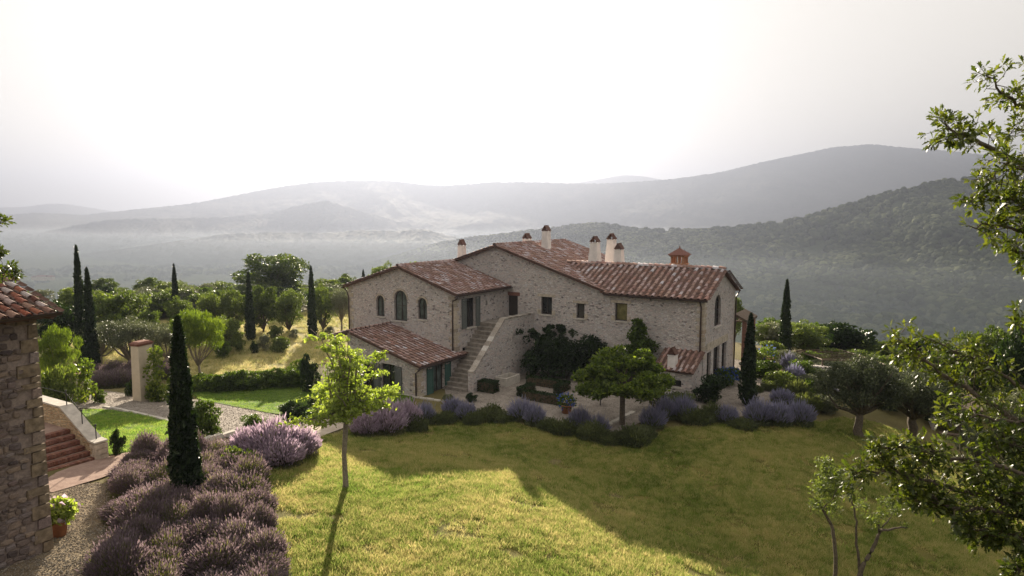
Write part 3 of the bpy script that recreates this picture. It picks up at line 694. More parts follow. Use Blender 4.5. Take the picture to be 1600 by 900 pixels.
# --- lean-to at the left gable
lt = MB()
zL = lambda x: 2.72 + (-x) * .262
dl = rect(-3.2, -1.95, .4, 2.45)
PL = wallpanel(lt, (0, -4.1, 0), (1, 0, 0), (0, -1, 0), [(-6.4, -.6), (0.12, -.6), (.12, zL(0)), (-6.4, zL(-6.4))], [rect(-5.0, -3.9, .4, 2.3), dl])
dg = rect(-2.6, -1.45, .5, 2.35)
PS = wallpanel(lt, (.12, 0, 0), (0, 1, 0), (1, 0, 0), [(-4.1, -.6), (.35, -.6), (.35, 2.6), (-4.1, 2.6)], [dg])
wallpanel(lt, (-6.4, 0, 0), (0, 1, 0), (-1, 0, 0), [(-4.1, -.6), (0, -.6), (0, 4.2), (-4.1, 4.2)], [])
wallpanel(lt, (0, .35, 0), (1, 0, 0), (0, 1, 0), [(0.003, -.6), (.12, -.6), (.12, 2.6), (0.003, 2.6)], [])
W_lean = lt.obj('wall', M_wall, villa)
window(PL, (0, -1, 0), dl, villa, M_glass, name='door', sill=False); window(PL, (0, -1, 0), rect(-5.0, -3.9, .4, 2.3), villa, M_glass, name='door', sill=False)
window(PS, (1, 0, 0), dg, villa, M_curtain, name='door', sill=False)
shutter(PL, (0, -1, 0), -1.9, -1.3, .45, 2.4, villa, M_shutter); shutter(PL, (0, -1, 0), -3.85, -3.25, .45, 2.4, villa, M_shutter)
shutter(PS, (1, 0, 0), -3.3, -2.65, .5, 2.4, villa, M_shutter2); shutter(PS, (1, 0, 0), -1.4, -.75, .5, 2.4, villa, M_shutter2)
quoins(W_lean, .12, -4.1, 1, -1, .5, 2.5, rq)
s0 = zL(.45) + .05
slope_pl(villa, .45, zL(.45) + .06, -6.1, zL(-6.1) + .06, -4.4, 0, parts=140, cw=.345, rl=.42)
slope_pl(villa, -9.5, zL(-6.1) - .9, -6.1, zL(-6.1) + .06, -4.4, 0, cw=.44)
slope_pl(villa, .45, zL(.45) + .061, .02, zL(.02) + .061, 0, .75, cw=.25, rl=.42)
# --- gutters and pipes
def pipe(pts, r=.05, name='downpipe', mat=None): return MB().tube(pts, r, 6).obj(name, mat or M_metal, villa, True)
def gutter(a, b):
    a, b = Vector(a), Vector(b); d = (b - a).normalized(); s_ = d.cross(Vector((0, 0, 1))); vs = []
    for p in (a, b):
        for i in range(7): t = math.pi * i / 6; vs.append(p + s_ * math.cos(t) * .085 - Vector((0, 0, math.sin(t) * .085)))
    MB().add(vs, [(i, i + 1, 8 + i, 7 + i) for i in range(6)]).obj('gutter', M_metal, villa)
ze = 6.98 - OH * k1
gutter((OH + .08, -.35, ze), (OH + .08, 6.7, ze)); gutter((5.0, yE - .08, zE - .04), (15.8, yE - .08, zE - .04)) if 0 else gutter((8.4, yE - .08, zE - .04), (15.8, yE - .08, zE - .04))
gutter((.53, -4.4, zL(.45) - .02), (.53, .8, zL(.45) - .02)); gutter((-10.9, -.35, ze), (-10.9, 6.7, ze)); gutter((15.8, 14.5, zE - .04), (8.4, 14.5, zE - .04))
pipe([(OH + .06, -.2, ze - .06), (.25, -.12, ze - .25), (-.12, -.09, ze - .4), (-.16, -.09, ze - .7), (-.16, -.09, 2.95)])
pipe([(15.3, yE - .05, zE - .08), (15.25, 6.62, zE - .3), (15.3, 6.66, zE - .5), (15.3, 6.66, .3)], .055)
pipe([(.5, -4.3, zL(.45) - .05), (.2, -4.22, 2.3), (-.02, -4.2, 2.15), (-.02, -4.2, .3)])
pipe([(-10.85, -.2, ze - .06), (-10.6, -.1, ze - .3), (-10.42, -.1, ze - .8), (-10.42, -.1, .5)])
pipe([(15.75, 14.45, zE - .08), (15.58, 14.1, zE - .5), (15.58, 14.05, .3)], .055)
# --- chimneys
def chimney(x, y, zb, zt, w_, mat, cap='open', root=villa, wt=None):
    wt = wt or w_ * .72
    c = MB().frus(x, y, zb - .5, zt, w_ / 2, w_ / 2, wt / 2, wt / 2).box(x - wt * .56, x + wt * .56, y - wt * .56, y + wt * .56, zt, zt + .05).obj('chimney', mat, root)
    h = .5; cp = MB(); t = .045
    for sy in (-1, 1):                                     # brick pegs and two leaning tiles, the A-shaped hood
        for sx in (-1, 1): cp.box(x + sx * wt * .38 - .05, x + sx * wt * .38 + .05, y + sy * wt * .38 - .05, y + sy * wt * .38 + .05, zt + .05, zt + .2)
    for sx in (-1, 1):
        a = Vector((x + sx * wt * .62, y - wt * .55, zt + .12)); b = Vector((x + sx * .05, y - wt * .55, zt + h)); d = Vector((0, wt * 1.1, 0))
        nn = (b - a).cross(d); nn = nn if nn.z > 0 else -nn
        cp.slab([a, a + d, b + d, b], nn, t)
    cp.tube([(x, y - wt * .6, zt + h), (x, y + wt * .6, zt + h)], .06, 6)
    if cap == 'closed':
        cp.slab([(x - wt * .5, y - wt * .5, zt + .1), (x + wt * .5, y - wt * .5, zt + .1), (x + .05, y - wt * .5, zt + h), (x - .05, y - wt * .5, zt + h)], (0, -1, 0), .04)
    cp.obj('chimney_hood', M_hood, c)
    return c
chimney(-4.95, 7.35, 8.7, 9.92, .62, M_plaster, 'closed', wt=.46)
chimney(5.5, 10.75, 8.6, 10.28, .92, M_plaster, wt=.56)
chimney(6.05, 12.6, 8.2, 10.45, .92, M_plaster, wt=.56)
chimney(7.55, 10.75, 8.6, 9.78, .76, M_plaster, 'closed', wt=.52)
chimney(.25, 12.2, 9.5, 11.05, .66, M_plaster, wt=.52)
chimney(-1.9, 12.6, 9.6, 10.35, .66, M_plaster, wt=.56)
# brick dovecote turret with little hipped tile roof
cp = MB(); X0, Y0 = 12.15, 11.2
cp.box(X0 - .5, X0 + .5, Y0 - .5, Y0 + .5, 7.9, 8.85).box(X0 - .56, X0 + .56, Y0 - .56, Y0 + .56, 8.85, 8.93)
for i in range(4):
    for s1 in (-.42, -.1, .1, .42) if i % 2 == 0 else (-.42, .0, .42):
        a = s1; cp.box(*( (X0 + a - .06, X0 + a + .06, Y0 + (.44 if i == 0 else -.44) - .06, Y0 + (.44 if i == 0 else -.44) + .06) if i % 2 == 0 else (X0 + (.44 if i == 1 else -.44) - .06, X0 + (.44 if i == 1 else -.44) + .06, Y0 + a * .9 - .06, Y0 + a * .9 + .06)), 8.93, 9.42)
cp.box(X0 - .54, X0 + .54, Y0 - .54, Y0 + .54, 9.42, 9.5).box(X0 - .6, X0 + .6, Y0 - .6, Y0 + .6, 9.5, 9.56)
cu = cp.obj('turret', M_brickpale, villa)
MB().frus(X0, Y0, 9.56, 10.02, .7, .7, .07, .07).tube([(X0, Y0, 10.0), (X0, Y0, 10.22)], [.07, .02], 6).obj('turret_roof', M_brick, cu)
# --- outside stair along the left wing
NS = 16
for i in range(NS):
    z1 = .5 + (i + 1) * (4.6 - .5) / NS; y0 = -1.45 + i * .29
    MB().box(.135 if y0 < .36 else .004, 1.998, y0, 6.745 if i == NS - 1 else y0 + .33, max(-.3, z1 - .9), z1).box(.134 if y0 < .36 else .003, 1.997, y0 - .04, y0 + .1, z1 - .07, z1 + .006).obj('step', M_step, villa)
pp = [(-1.2, -.6), (6.748, -.6), (6.748, 4.98), (2.7, 5.05), (-1.0, 1.97), (-1.2, 1.92)]
par = MB(); kq = len(pp)
par.add([(2.0, a, b) for a, b in pp] + [(2.38, a, b) for a, b in pp], [tuple(range(kq)), tuple(reversed(range(kq, 2 * kq)))] + [(i, kq + i, kq + (i + 1) % kq, (i + 1) % kq) for i in range(kq)])
ST = par.obj('stair_parapet', M_wall, villa)
capst = MB(); top = [(6.74, 4.98), (2.7, 5.05), (-1.0, 1.97), (-1.22, 1.92)]
for (a, b), (c, d) in zip(top[:-1], top[1:]):
    k = max(1, int(math.hypot(c - a, d - b) / .42))
    for i in range(k):
        f0, f1 = (i + .02) / k, (i + .98) / k; q0 = (a + (c - a) * f0, b + (d - b) * f0); q1 = (a + (c - a) * f1, b + (d - b) * f1); e_ = rq.uniform(.02, .05)
        MB().slab([(1.96, q0[0], q0[1] + .06), (2.42, q0[0], q0[1] + .05 + e_ * .5), (2.42, q1[0], q1[1] + .06), (1.96, q1[0], q1[1] + .05)], (0, 0, 1), .065 + e_).obj('cap_stone', M_parcap, ST)
# --- bread oven annex at the right corner
ov = MB(); PO = wallpanel(ov, (0, 4.75, 0), (1, 0, 0), (0, -1, 0), [(13.15, -.6), (15.45, -.6), (15.45, 2.45), (13.15, 2.45)], [rect(14.0, 14.75, 1.35, 1.8), arch(14.2, 15.0, -.1, .62, 6)], .4)
wallpanel(ov, (15.45, 0, 0), (0, 1, 0), (1, 0, 0), [(4.75, -.6), (6.75, -.6), (6.75, 3.3), (4.75, 2.45)], [])
wallpanel(ov, (13.15, 0, 0), (0, 1, 0), (-1, 0, 0), [(4.75, -.6), (6.75, -.6), (6.75, 3.3), (4.75, 2.45)], [])
ov.obj('oven_wall', M_wall, villa)
window(PO, (0, -1, 0), rect(14.0, 14.75, 1.35, 1.8), villa, M_glass, bars=(0, 0), name='oven_opening')
MB().add([PO(q, .38) for q in arch(14.2, 15.0, -.1, .62, 6)], [tuple(range(9 + 0))]).obj('wood_store', M_frame, villa)
slope_pl(villa, 4.5, 2.42, 6.75, 3.42, 13.0, 15.6, axis='y', cw=.37, rl=.42)
chimney(14.05, 5.0, 2.6, 3.35, .55, M_plaster, 'closed', wt=.5)
# --- loggia roof behind the right gable
MB().slab([(15.5, 14.12, 5.1), (16.45, 14.12, 4.65), (16.45, 17.2, 4.65), (15.5, 17.2, 5.1)], (.2, 0, 1), .18).obj('loggia_roof', M_wood, villa)
for y in (14.4, 16.95): MB().box(16.05, 16.33, y - .15, y + .15, -.8, 4.6).obj('loggia_pillar', M_brick, villa)
for i in range(4): MB().box(15.52, 16.35, 14.3 + i * .8, 14.4 + i * .8, 4.48, 4.56).obj('rafter', M_wood, villa)
# stone trough below the stair
tr = thing('stone_trough', 'grey carved stone trough with a spout at the foot of the outside stair', 'trough', hit(793, 600), -AV)
MB().box(-.5, .5, -.9, .9, 0, .12).box(-.5, -.38, -.9, .9, .12, .62).box(.38, .5, -.9, .9, .12, .62).box(-.38, .38, -.9, -.78, .12, .62).box(-.38, .38, .78, .9, .12, .62).obj('basin', M_stonecap, tr)
MB().tube([(-.45, 0, .5), (-.45, 0, 1.0), (-.3, 0, 1.15), (-.12, 0, 1.1)], .05, 6).obj('spout', M_stonecap, tr)
print('villa', time.time() - T0)

# ================================================================ NEAR HOUSE, LEFT EDGE
DL = Vector((math.sin(R(27)), math.cos(R(27)), 0)); WL = Vector((-math.cos(R(27)), math.sin(R(27)), 0))
cb = hit(82, 861); HB = cb.z - .25
house = thing('stone_cottage', 'rough stone house corner with red tile roof, cut off by the left edge', 'house', (cb.x, cb.y, 0), R(63))
# local x along the visible wall (away from the camera), local y to the left and back
rl_ = np.random.default_rng(3)
zt = atY(76, 491, cb.y).z + .12
cw_ = MB().box(-9, -.02, .05, 6, HB - 1, zt - .03); core = cw_.obj('wall', M_mortar, house)
# field stones laid in rough courses, each its own block standing proud of the mortar
stone_variants = []
for k in range(10):
    vs = []; n_ = 7
    for j in range(n_):
        a = 6.283 * (j + rl_.uniform(-.25, .25)) / n_; q = (abs(math.cos(a)) ** .55 * math.copysign(1, math.cos(a)), abs(math.sin(a)) ** .55 * math.copysign(1, math.sin(a)))
        vs.append((q[0] * .5 * rl_.uniform(.86, 1), q[1] * .5 * rl_.uniform(.86, 1)))
    V = [(a, .5, b) for a, b in vs] + [(a * .96, -.3 + rl_.uniform(-.1, .1), b * .96) for a, b in vs] + [(a * .68 + rl_.uniform(-.05, .05), -.5 + rl_.uniform(-.25, .2), b * .68) for a, b in vs]
    f = [(j, (j + 1) % n_, n_ + (j + 1) % n_, n_ + j) for j in range(n_)] + [(n_ + j, n_ + (j + 1) % n_, 2 * n_ + (j + 1) % n_, 2 * n_ + j) for j in range(n_)] + [tuple(range(2 * n_, 3 * n_))]
    me = bpy.data.meshes.new('stone'); me.from_pydata(V, [], f); me.materials.append(M_stonepc); me.update(); stone_variants.append(me)
z = HB - .3; row = 0
while z < zt - .1:
    h = rl_.uniform(.10, .24); x = -.05
    if row % 2 == 0 or True:
        L_ = rl_.uniform(.28, .42) if row % 2 else rl_.uniform(.5, .7)
    q_h = h
    while x > -3.4:
        L_ = rl_.uniform(.12, .40); hh = h * rl_.uniform(.78, 1.04)
        if x < -.30 - (.15 if row % 3 == 0 else 0):
            o = link('stone', stone_variants[rl_.integers(10)], core)
            o.location = (x - L_ / 2, .045 - rl_.uniform(0, .02), z + h / 2 + rl_.uniform(-.015, .015)); o.scale = (L_ * 1.03 * (1 if rl_.random() < .5 else -1), rl_.uniform(.07, .13), hh * 1.0)
            o.rotation_euler = (0, rl_.normal(0, .06), 0)
        x -= L_
    z += h; row += 1
z = HB - .4; row = 0
while z < zt - .08:                                    # big sandstone corner blocks
    h = min(rl_.uniform(.16, .42), zt - .04 - z); a = rl_.uniform(.38, .58) if row % 2 else rl_.uniform(.20, .34); p = rl_.uniform(.0, .012)
    MB().add([(-a, -.02 - p, z + .015), (.015 + p, -.035 - p, z + .02), (.015 + p, .5, z + .02), (-a, .5, z + .015), (-a + .02, -.02 - p, z + h - .02), (.01 + p, -.03 - p, z + h - .015), (.01 + p, .5, z + h - .015), (-a + .02, .5, z + h - .02)],
             [(0, 1, 5, 4), (1, 2, 6, 5), (3, 0, 4, 7), (4, 5, 6, 7), (0, 3, 2, 1)]).obj('corner_stone', M_quoin2 if row % 4 else M_stonepc, core)
    z += h; row += 1
# roof: rises along local y, eave on the y = 0 side
rt = np.random.default_rng(8)
ev_z = zt + .02; kk = .36
Lr_ = 6.0
roofL = roof_plane(house, (-6.2, -.42, ev_z - .12), (1, 0, 0), (0, 1, kk), [(0, 0), (6.55, 0), (6.55, Lr_), (0, Lr_)], rt, cw=.30, rl=.36, parts=0, mat=M_tile, scale=1.0, deck=.12)
# the tiles the photo shows are laid one by one over the deck (roofL's own joined tiles lie further off)
for c in [c for c in roofL.children if c.name.startswith('tiles')]: bpy.data.objects.remove(c, do_unlink=True)
O_ = Vector((-6.2, -.42, ev_z - .12)); s_u = Vector((0, 1, kk)).normalized(); n_u = Vector((1, 0, 0)).cross(s_u)
for ci in range(20):
    for ri in range(16):
        a = 6.4 - ci * .30; b = -.05 + ri * .36
        if a < .1: continue
        yaw = rt.normal(0, .05); p = O_ + Vector((1, 0, 0)) * (a + rt.normal(0, .012)) + s_u * (b + rt.normal(0, .012)) + n_u * (.012 + abs(rt.normal(0, .01)))
        o = link('tile', TMp(M_tile), roofL); k_ = .68
        o.matrix_local = Matrix.Translation(p) @ Matrix((Vector((1, 0, 0)), s_u, n_u)).transposed().to_4x4() @ Matrix.Rotation(yaw, 4, 'Z') @ Matrix.Diagonal((k_, .88, k_ * 1.1, 1))
gm = MB(); gv = []
for x in (-6.3, .42):
    for i in range(7): t = math.pi * i / 6; gv.append((x, -.5 + math.cos(t) * .075, ev_z - .1 - math.sin(t) * .08))
gm.add(gv, [(i, i + 1, 8 + i, 7 + i) for i in range(6)] + [tuple(range(7, 14))]); gm.obj('gutter', M_metal, house)
for x in np.arange(-5.8, .3, .55): MB().box(x - .04, x + .04, -.38, .3, ev_z - .28, ev_z - .2, Matrix.Identity(4)).obj('rafter', M_wood, house)

# ---------------------------------------------------------------- brick steps beside it
sb = hit(160, 717); sx = thing('garden_steps', 'flight of red brick steps rising between stone parapets beside the stone cottage', 'steps', (sb.x, sb.y, sb.z - .02), R(60))
nst = 6; rise, run = .175, .34
for i in range(nst):
    y0 = i * run; z1 = (i + 1) * rise
    x_r = 0 if i < 2 else -.28
    st = MB().box(-2.4, x_r, y0 + .10, y0 + run + .12 if i < nst - 1 else 6.5, z1 - rise - .3, z1 - .012).obj('step', M_pathred, sx)
    nb = int((2.4 + x_r) / .085)
    bb = MB()
    for j in range(nb):
        a = -2.4 + j * (2.4 + x_r) / nb; d_ = rl_.uniform(0, .008); bb.box(a + .005, a + (2.4 + x_r) / nb - .005, y0 - d_, y0 + .235, z1 - .13, z1 + rl_.uniform(-.004, .004))
        bb.box(a + .005, a + (2.4 + x_r) / nb - .005, y0 + .02 - d_, y0 + .10, z1 - rise + .002, z1 - .136)
    bb.obj('bricks', M_brick, st, kind='stuff')
tp = MB(); hh_ = nst * rise
pts = [(-.05, -.3), (6.5, -.3), (6.5, hh_ + .85), (nst * run + .3, hh_ + .8), (.35, .75), (-.05, .72)]
tp.add([(-.27, a, b) for a, b in pts] + [(.16, a, b) for a, b in pts], [tuple(range(6)), tuple(reversed(range(6, 12)))] + [(i, 6 + i, 6 + (i + 1) % 6, (i + 1) % 6) for i in range(6)])
PP = tp.obj('parapet', M_pierstone, sx)
cps = MB()
for (a, b), (c, d) in (((6.5, hh_ + .85), (nst * run + .3, hh_ + .8)), ((nst * run + .3, hh_ + .8), (.35, .75)), ((.35, .75), (-.1, .72))):
    MB().slab([(-.32, a, b + .07), (.21, a, b + .07), (.21, c, d + .07), (-.32, c, d + .07)], (0, 0, 1), .07).obj('cap_stone', M_stonecap, PP)
z = -.15; i = 0
while z < .62:
    h = rl_.uniform(.16, .24); MB().box(-.30, .19, -.10 - rl_.uniform(0, .03), .16 + (i % 2) * .14, z + .008, min(z + h, .70) - .008).obj('corner_stone', M_quoin, PP); z += h; i += 1
lp = MB().box(-2.55, -2.25, .05, 5.0, -.4, .95).obj('low_parapet', M_pierstone, sx)
MB().box(-2.6, -2.2, .0, 5.0, .953, 1.03).obj('cap_stone', M_stonecap, lp)
rail = MB(); posts = []
for y, zb in ((.25, .79), (1.2, .79 + (.85) * (hh_ + .05) / 1.99), (nst * run + .25, hh_ + .87)):
    pz = zb; MB().tube([(-.05, y, pz), (-.05, y, pz + .55)], .02, 6).lathe([(0, .55), (.035, .57), (.045, .60), (.03, .63), (0, .64)], 8, (-.05, y, pz)).obj('rail_post', M_iron, sx); posts.append((-.05, y, pz + .5))
MB().tube(posts + [(-.05, 6.2, posts[-1][2])], .014, 5).obj('handrail', M_iron, sx)
MB().tube([(-2.4, .25, 1.03), (-2.4, .25, 1.5)], .022, 6).lathe([(0, .5), (.04, .53), (.03, .57), (0, .58)], 8, (-2.4, .25, 1.0)).obj('rail_post', M_iron, sx)
MB().tube([(-2.4, .25, 1.46), (-2.4, 2.6, 2.1)], .014, 5).obj('handrail', M_iron, sx)
# retained terrace behind
tb = hit(160, 717)
MMs = Matrix.Translation((sb.x, sb.y, sb.z - .02)) @ Matrix.Rotation(R(60), 4, 'Z')

# ---------------------------------------------------------------- kerbs, one stone each
def kerb(name, label, px, L=.7, w_=.22, h=.10, mat=None, cat='kerb'):
    pts = [hit(*p) for p in px]; root = None
    k_ = []
    for a, b in zip(pts[:-1], pts[1:]):
        n = max(1, int((b - a).length / L))
        for i in range(n): k_.append((a.lerp(b, i / n), a.lerp(b, (i + 1) / n)))
    root = thing(name, label, cat, k_[0][0])
    for a, b in k_:
        d = (b - a); m = (a + b) / 2; o = MB().frus(0, 0, -.2, h, d.length / 2 - .012, w_ / 2, d.length / 2 - .03, w_ / 2 - .02).obj('kerb_stone', mat or M_stonecap, root)
        o.location = (m.x - k_[0][0].x, m.y - k_[0][0].y, g1(m.x, m.y) - k_[0][0].z + rl_.uniform(-.01, .02)); o.rotation_euler = (0, 0, math.atan2(d.y, d.x) + rl_.normal(0, .02))
kerb('stone_kerb', 'line of pale kerb stones between the gravel drive and the small bright lawn', [(162, 637), (190, 642), (245, 654), (300, 667)])
kerb('stone_kerb', 'low rough kerb behind the lavender, left of the tall near cypress', [(205, 708), (235, 700), (268, 694)], .5)
kerb('stone_kerb', 'rough grey kerb stones between the near cypress and the bright lavender', [(318, 692), (345, 684), (368, 680)], .45, .3, .2)
kerb('stone_kerb', 'straight pale kerb crossing the terrace edge under the round shade tree', [(945, 668), (965, 658), (990, 645)], .6, .3, .12)
# garden table slabs on the path by the lean-to
kerb('stone_edging', 'thin stone edging of the bed in front of the lean-to', [(628, 617), (655, 622), (688, 627)], .5, .25, .08, cat='edging')

# ---------------------------------------------------------------- gate piers
def pier(px, top, wpx, label, facing=R(-20)):
    b = hit(*px); z1 = atY(px[0], top, b.y).z; w_ = wpx / F * b.y * .52
    t = thing('gate_pier', label, 'pillar', (b.x, b.y, b.z - .1), facing, 'pale gate piers beside the drive')
    MB().frus(0, 0, 0, z1 - b.z - .05, w_ / 2, w_ * .8, w_ * .44, w_ * .74).obj('shaft', M_lime, t)
    hz = z1 - b.z - .05
    MB().box(-w_ * .5, w_ * .5, -w_ * .78, w_ * .78, hz, hz + .08).box(-w_ * .56, w_ * .56, -w_ * .83, w_ * .83, hz + .08, hz + .14).frus(0, 0, hz + .14, hz + .24, w_ * .52, w_ * .8, w_ * .4, w_ * .6).obj('brick_cap', M_brick, t)
    return b
pb1 = pier((226, 626), 535, 34, 'tall pale plastered pier with brick cap and creeper, right of the gravel drive opening')
pb2 = pier((128, 628), 585, 22, 'shorter plastered pier half covered by creeper, behind the handrail of the brick steps')

# ---------------------------------------------------------------- pergola on the right
def beam(root, a, b, r=.06, name='beam'): MB().tube([a, b], r, 5).obj(name, M_wood, root)
pgb = hit(1330, 600)
pg = thing('vine_pergola', 'low timber pergola overgrown with vines above the olive trees', 'pergola', (0, 0, 0))
A = atY(1245, 548, 57); B = atY(1312, 546, 56); Cq = atY(1285, 562, 50); D = atY(1372, 565, 49); E_ = atY(1345, 573, 47); Fq = atY(1385, 571, 46)
beam(pg, A, B); beam(pg, Cq, D); beam(pg, E_, Fq); beam(pg, B, D, .05); beam(pg, A, Cq, .05); beam(pg, D, Fq, .05)
for p in (A, B, Cq, D, E_, Fq): beam(pg, p, (p.x, p.y, g1(p.x, p.y) - .2), .06, 'post')
for i in range(7):
    f = (i + .5) / 7; beam(pg, A.lerp(Cq, f) + Vector((0, 0, .06)), B.lerp(D, f) + Vector((0, 0, .06)), .03, 'rafter')
# low retaining wall end and a dark hut under the olives
rw = hit(1300, 575)
MB_ = MB().box(-2.6, 0, -.25, .25, -1.2, .35)
o = MB_.obj('retaining_wall', M_wall); o.location = atY(1322, 573, 49) + Vector((0, 0, -.5)); o.rotation_euler = (0, 0, R(-32)); tag(o, 'short stone retaining wall stepping down beside the pergola', 'wall')
hb = hit(1490, 682); hut = thing('garden_hut', 'small dark hut with open front in the shade below the olive trees', 'hut', (hb.x, hb.y, hb.z), R(-25))
MB().box(-1.2, -1.05, 0, 2, -.5, 1.9).box(1.05, 1.2, 0, 2, -.5, 1.9).box(-1.2, 1.2, 1.9, 2.0, -.5, 1.9).obj('wall', M_wall, hut)
MB().slab([(-1.4, -.3, 1.95), (1.4, -.3, 1.95), (1.4, 2.3, 2.3), (-1.4, 2.3, 2.3)], (0, 0, 1), .1).obj('roof', M_wood, hut)
MB().box(.25, .33, .0, .08, -.5, 1.9).obj('post', M_wood, hut)
MB().box(-.9, .9, -1.1, -.7, .35, .42).box(-.8, -.7, -1.05, -.75, -.3, .35).box(.7, .8, -1.05, -.75, -.3, .35).obj('bench', M_wood, hut)
# hamlet far away, left
hm = thing('distant_farm', 'tiny hazy farmhouse among cypresses on a low rise at the far left', 'house', atY(66, 432, 1380)); hm.location.z -= 8
for a, b, c, h in ((0, 0, 9, 8), (-16, 4, 6, 6), (14, 5, 5, 7)):
    MB().box(a - c, a + c, b - 5, b + 5, 0, h).obj('wall', M_lime, hm); MB().add([(a - c - 1, b - 6, h), (a + c + 1, b - 6, h), (a + c + 1, b + 6, h), (a - c - 1, b + 6, h), (a - c, b, h + 3), (a + c, b, h + 3)], [(0, 1, 5, 4), (2, 3, 4, 5), (1, 2, 5), (3, 0, 4)]).obj('roof', M_brick, hm)

# ---------------------------------------------------------------- pots
def pot(px, py, r, h, label, flowers=None, leaf=None, fl_n=150, leaf_n=350, loc=None, spread=1.5, group=None):
    b = loc or hit(px, py); t = thing('flower_pot', label, 'plant pot', b, 0, group)
    MB().lathe([(0, 0), (r * .68, 0), (r * .95, h * .9), (r * 1.08, h * .9), (r * 1.1, h), (r * .92, h), (r * .9, h * .88)], 18).obj('pot', M_pot, t, True)
    MB().lathe([(0, h * .9), (r * .92, h * .89)], 14).obj('soil', M_dirt, t)
    rg_ = np.random.default_rng(int(px * 7 + py))
    c, d = crown_pts(rg_, [(0, 0, h + r * .55, r * spread, .75)], leaf_n); o = leaf_obj('plant', c, d, .13, .08, leaf or L_vine, rg_, t)
    if flowers:
        c, d = crown_pts(rg_, [(0, 0, h + r * .65, r * spread * 1.05, .78)], fl_n, .95); leaf_obj('flowers', c, d, .12, .12, flowers, rg_, t, up=.6)
    return t

# ================================================================ PLANTS
NUM = ['first', 'second', 'third', 'fourth', 'fifth', 'sixth', 'seventh', 'eighth', 'ninth', 'tenth', 'eleventh', 'twelfth', 'thirteenth', 'fourteenth', 'fifteenth', 'sixteenth', 'seventeenth', 'eighteenth', 'nineteenth', 'twentieth', 'twenty first', 'twenty second', 'twenty third', 'twenty fourth']
def unit(v): return v / np.maximum(np.linalg.norm(v, axis=-1, keepdims=True), 1e-6)
def crown_pts(rng, blobs, n, shell=.62):
    """points spread through round clumps (cx,cy,cz,r,squash), thicker near each surface; returns points and outward directions"""
    w_ = np.array([b[3] ** 2 for b in blobs]); k = rng.choice(len(blobs), n, p=w_ / w_.sum()); B = np.array([b[:4] for b in blobs])[k]; sq = np.array([b[4] for b in blobs])[k]
    d = unit(rng.normal(size=(n, 3))); d[:, 2] = np.where(rng.random(n) < .25, np.abs(d[:, 2]), d[:, 2])
    r = B[:, 3] * (shell + (1.04 - shell) * rng.random(n) ** .7) * (1 + .14 * rng.normal(size=n))
    p = d * r[:, None]; p[:, 2] *= sq
    return B[:, :3] + p, d
def leaf_quads(c, d, L, W, rng, up=.35, droop=0., var=.35):
    n = len(c); a = unit(d * .7 + rng.normal(size=(n, 3)) * .75 + np.array([0, 0, up - droop])); s = unit(np.cross(a, unit(rng.normal(size=(n, 3)) + np.array([0, 0, .8]))))
    L_ = L * (1 + var * rng.normal(size=n)).clip(.45, 1.8)[:, None]; W_ = W * (L_ / L)
    b0 = c - a * L_ * .5
    return np.stack([b0, b0 + a * L_ * .45 + s * W_ * .5, b0 + a * L_, b0 + a * L_ * .45 - s * W_ * .5], 1)
def leaf_mesh(name, c, d, L, W, mat, rng, **kw):
    q = leaf_quads(np.asarray(c), np.asarray(d), L, W, rng, **kw); n = len(q)
    return mesh_arr(name, q.reshape(-1, 3), [np.arange(n * 4).reshape(n, 4)], mat)
def leaf_obj(name, c, d, L, W, mat, rng, parent=None, **kw): return link(name, leaf_mesh(name, c, d, L, W, mat, rng, **kw), parent)
def clumps(rng, a, b, c, cz, n, rmin=.2, rmax=.36, low=-.55):
    out = []
    for i in range(n):
        while True:
            d = unit(rng.normal(size=3)); 
            if d[2] > low: break
        k = rng.uniform(.45, .82) if i % 4 else rng.uniform(0, .4); r = rng.uniform(rmin, rmax) * (a + b + c) / 3
        out.append((d[0] * a * k, d[1] * b * k, cz + d[2] * c * k, r, rng.uniform(.6, .85)))
    return out
def limb(mb, rng, p0, p1, r0, r1, bend=.15, n=5, sag=0, seg=6):
    p0, p1 = Vector(p0), Vector(p1); L = (p1 - p0).length; o = Vector(rng.normal(size=3)) * L * bend
    pts = [p0.lerp(p1, i / n) + o * math.sin(math.pi * i / n) + Vector(rng.normal(size=3)) * L * .015 + Vector((0, 0, sag * math.sin(math.pi * i / n))) for i in range(n + 1)]
    mb.tube(pts, [r0 + (r1 - r0) * i / n for i in range(n + 1)], seg); return pts
def broadleaf(name, rng, H, W, trunk, nleaf, L, mat, nclump=34, squash=1.0, bark=None, tr=.03, rmin=.2, rmax=.36, LW=.55, trunk_top=None, droop=0., up=.35, lean=0., low=-.55):
    """returns trunk mesh and crown mesh, unit placed at origin"""
    a = W / 2; c = (H - trunk) / 2 * squash; cz = H - c
    bl = clumps(rng, a, a, c, cz, nclump, rmin, rmax, low)
    mb = MB(); r = H * tr; tt = trunk_top or trunk * 1.05; tx = Vector((lean, 0, tt))
    limb(mb, rng, (0, 0, -.3), tx, r * 1.15, r * .75, .03)
    big = sorted(bl, key=lambda q: -q[3])[:max(8, nclump // 3)]
    for q in big: limb(mb, rng, tx, (q[0], q[1], q[2]), r * .5, r * .08, .08, 4, seg=5)
    P, D = crown_pts(rng, bl, nleaf)
    return mb.mesh(name + '_trunk', bark or M_bark, True), leaf_mesh(name + '_crown', P, D, L, L * LW, mat, rng, droop=droop, up=up)
def tree_from(meshes, name, label, loc, scale, group=None, rz=0, cat='tree', sxy=None):
    t = thing(name, label, cat, loc, rz, group); s_ = sxy or scale; t.scale = (s_, s_, scale)
    link('trunk', meshes[0], t); link('crown', meshes[1], t); return t
rp = np.random.default_rng(42)

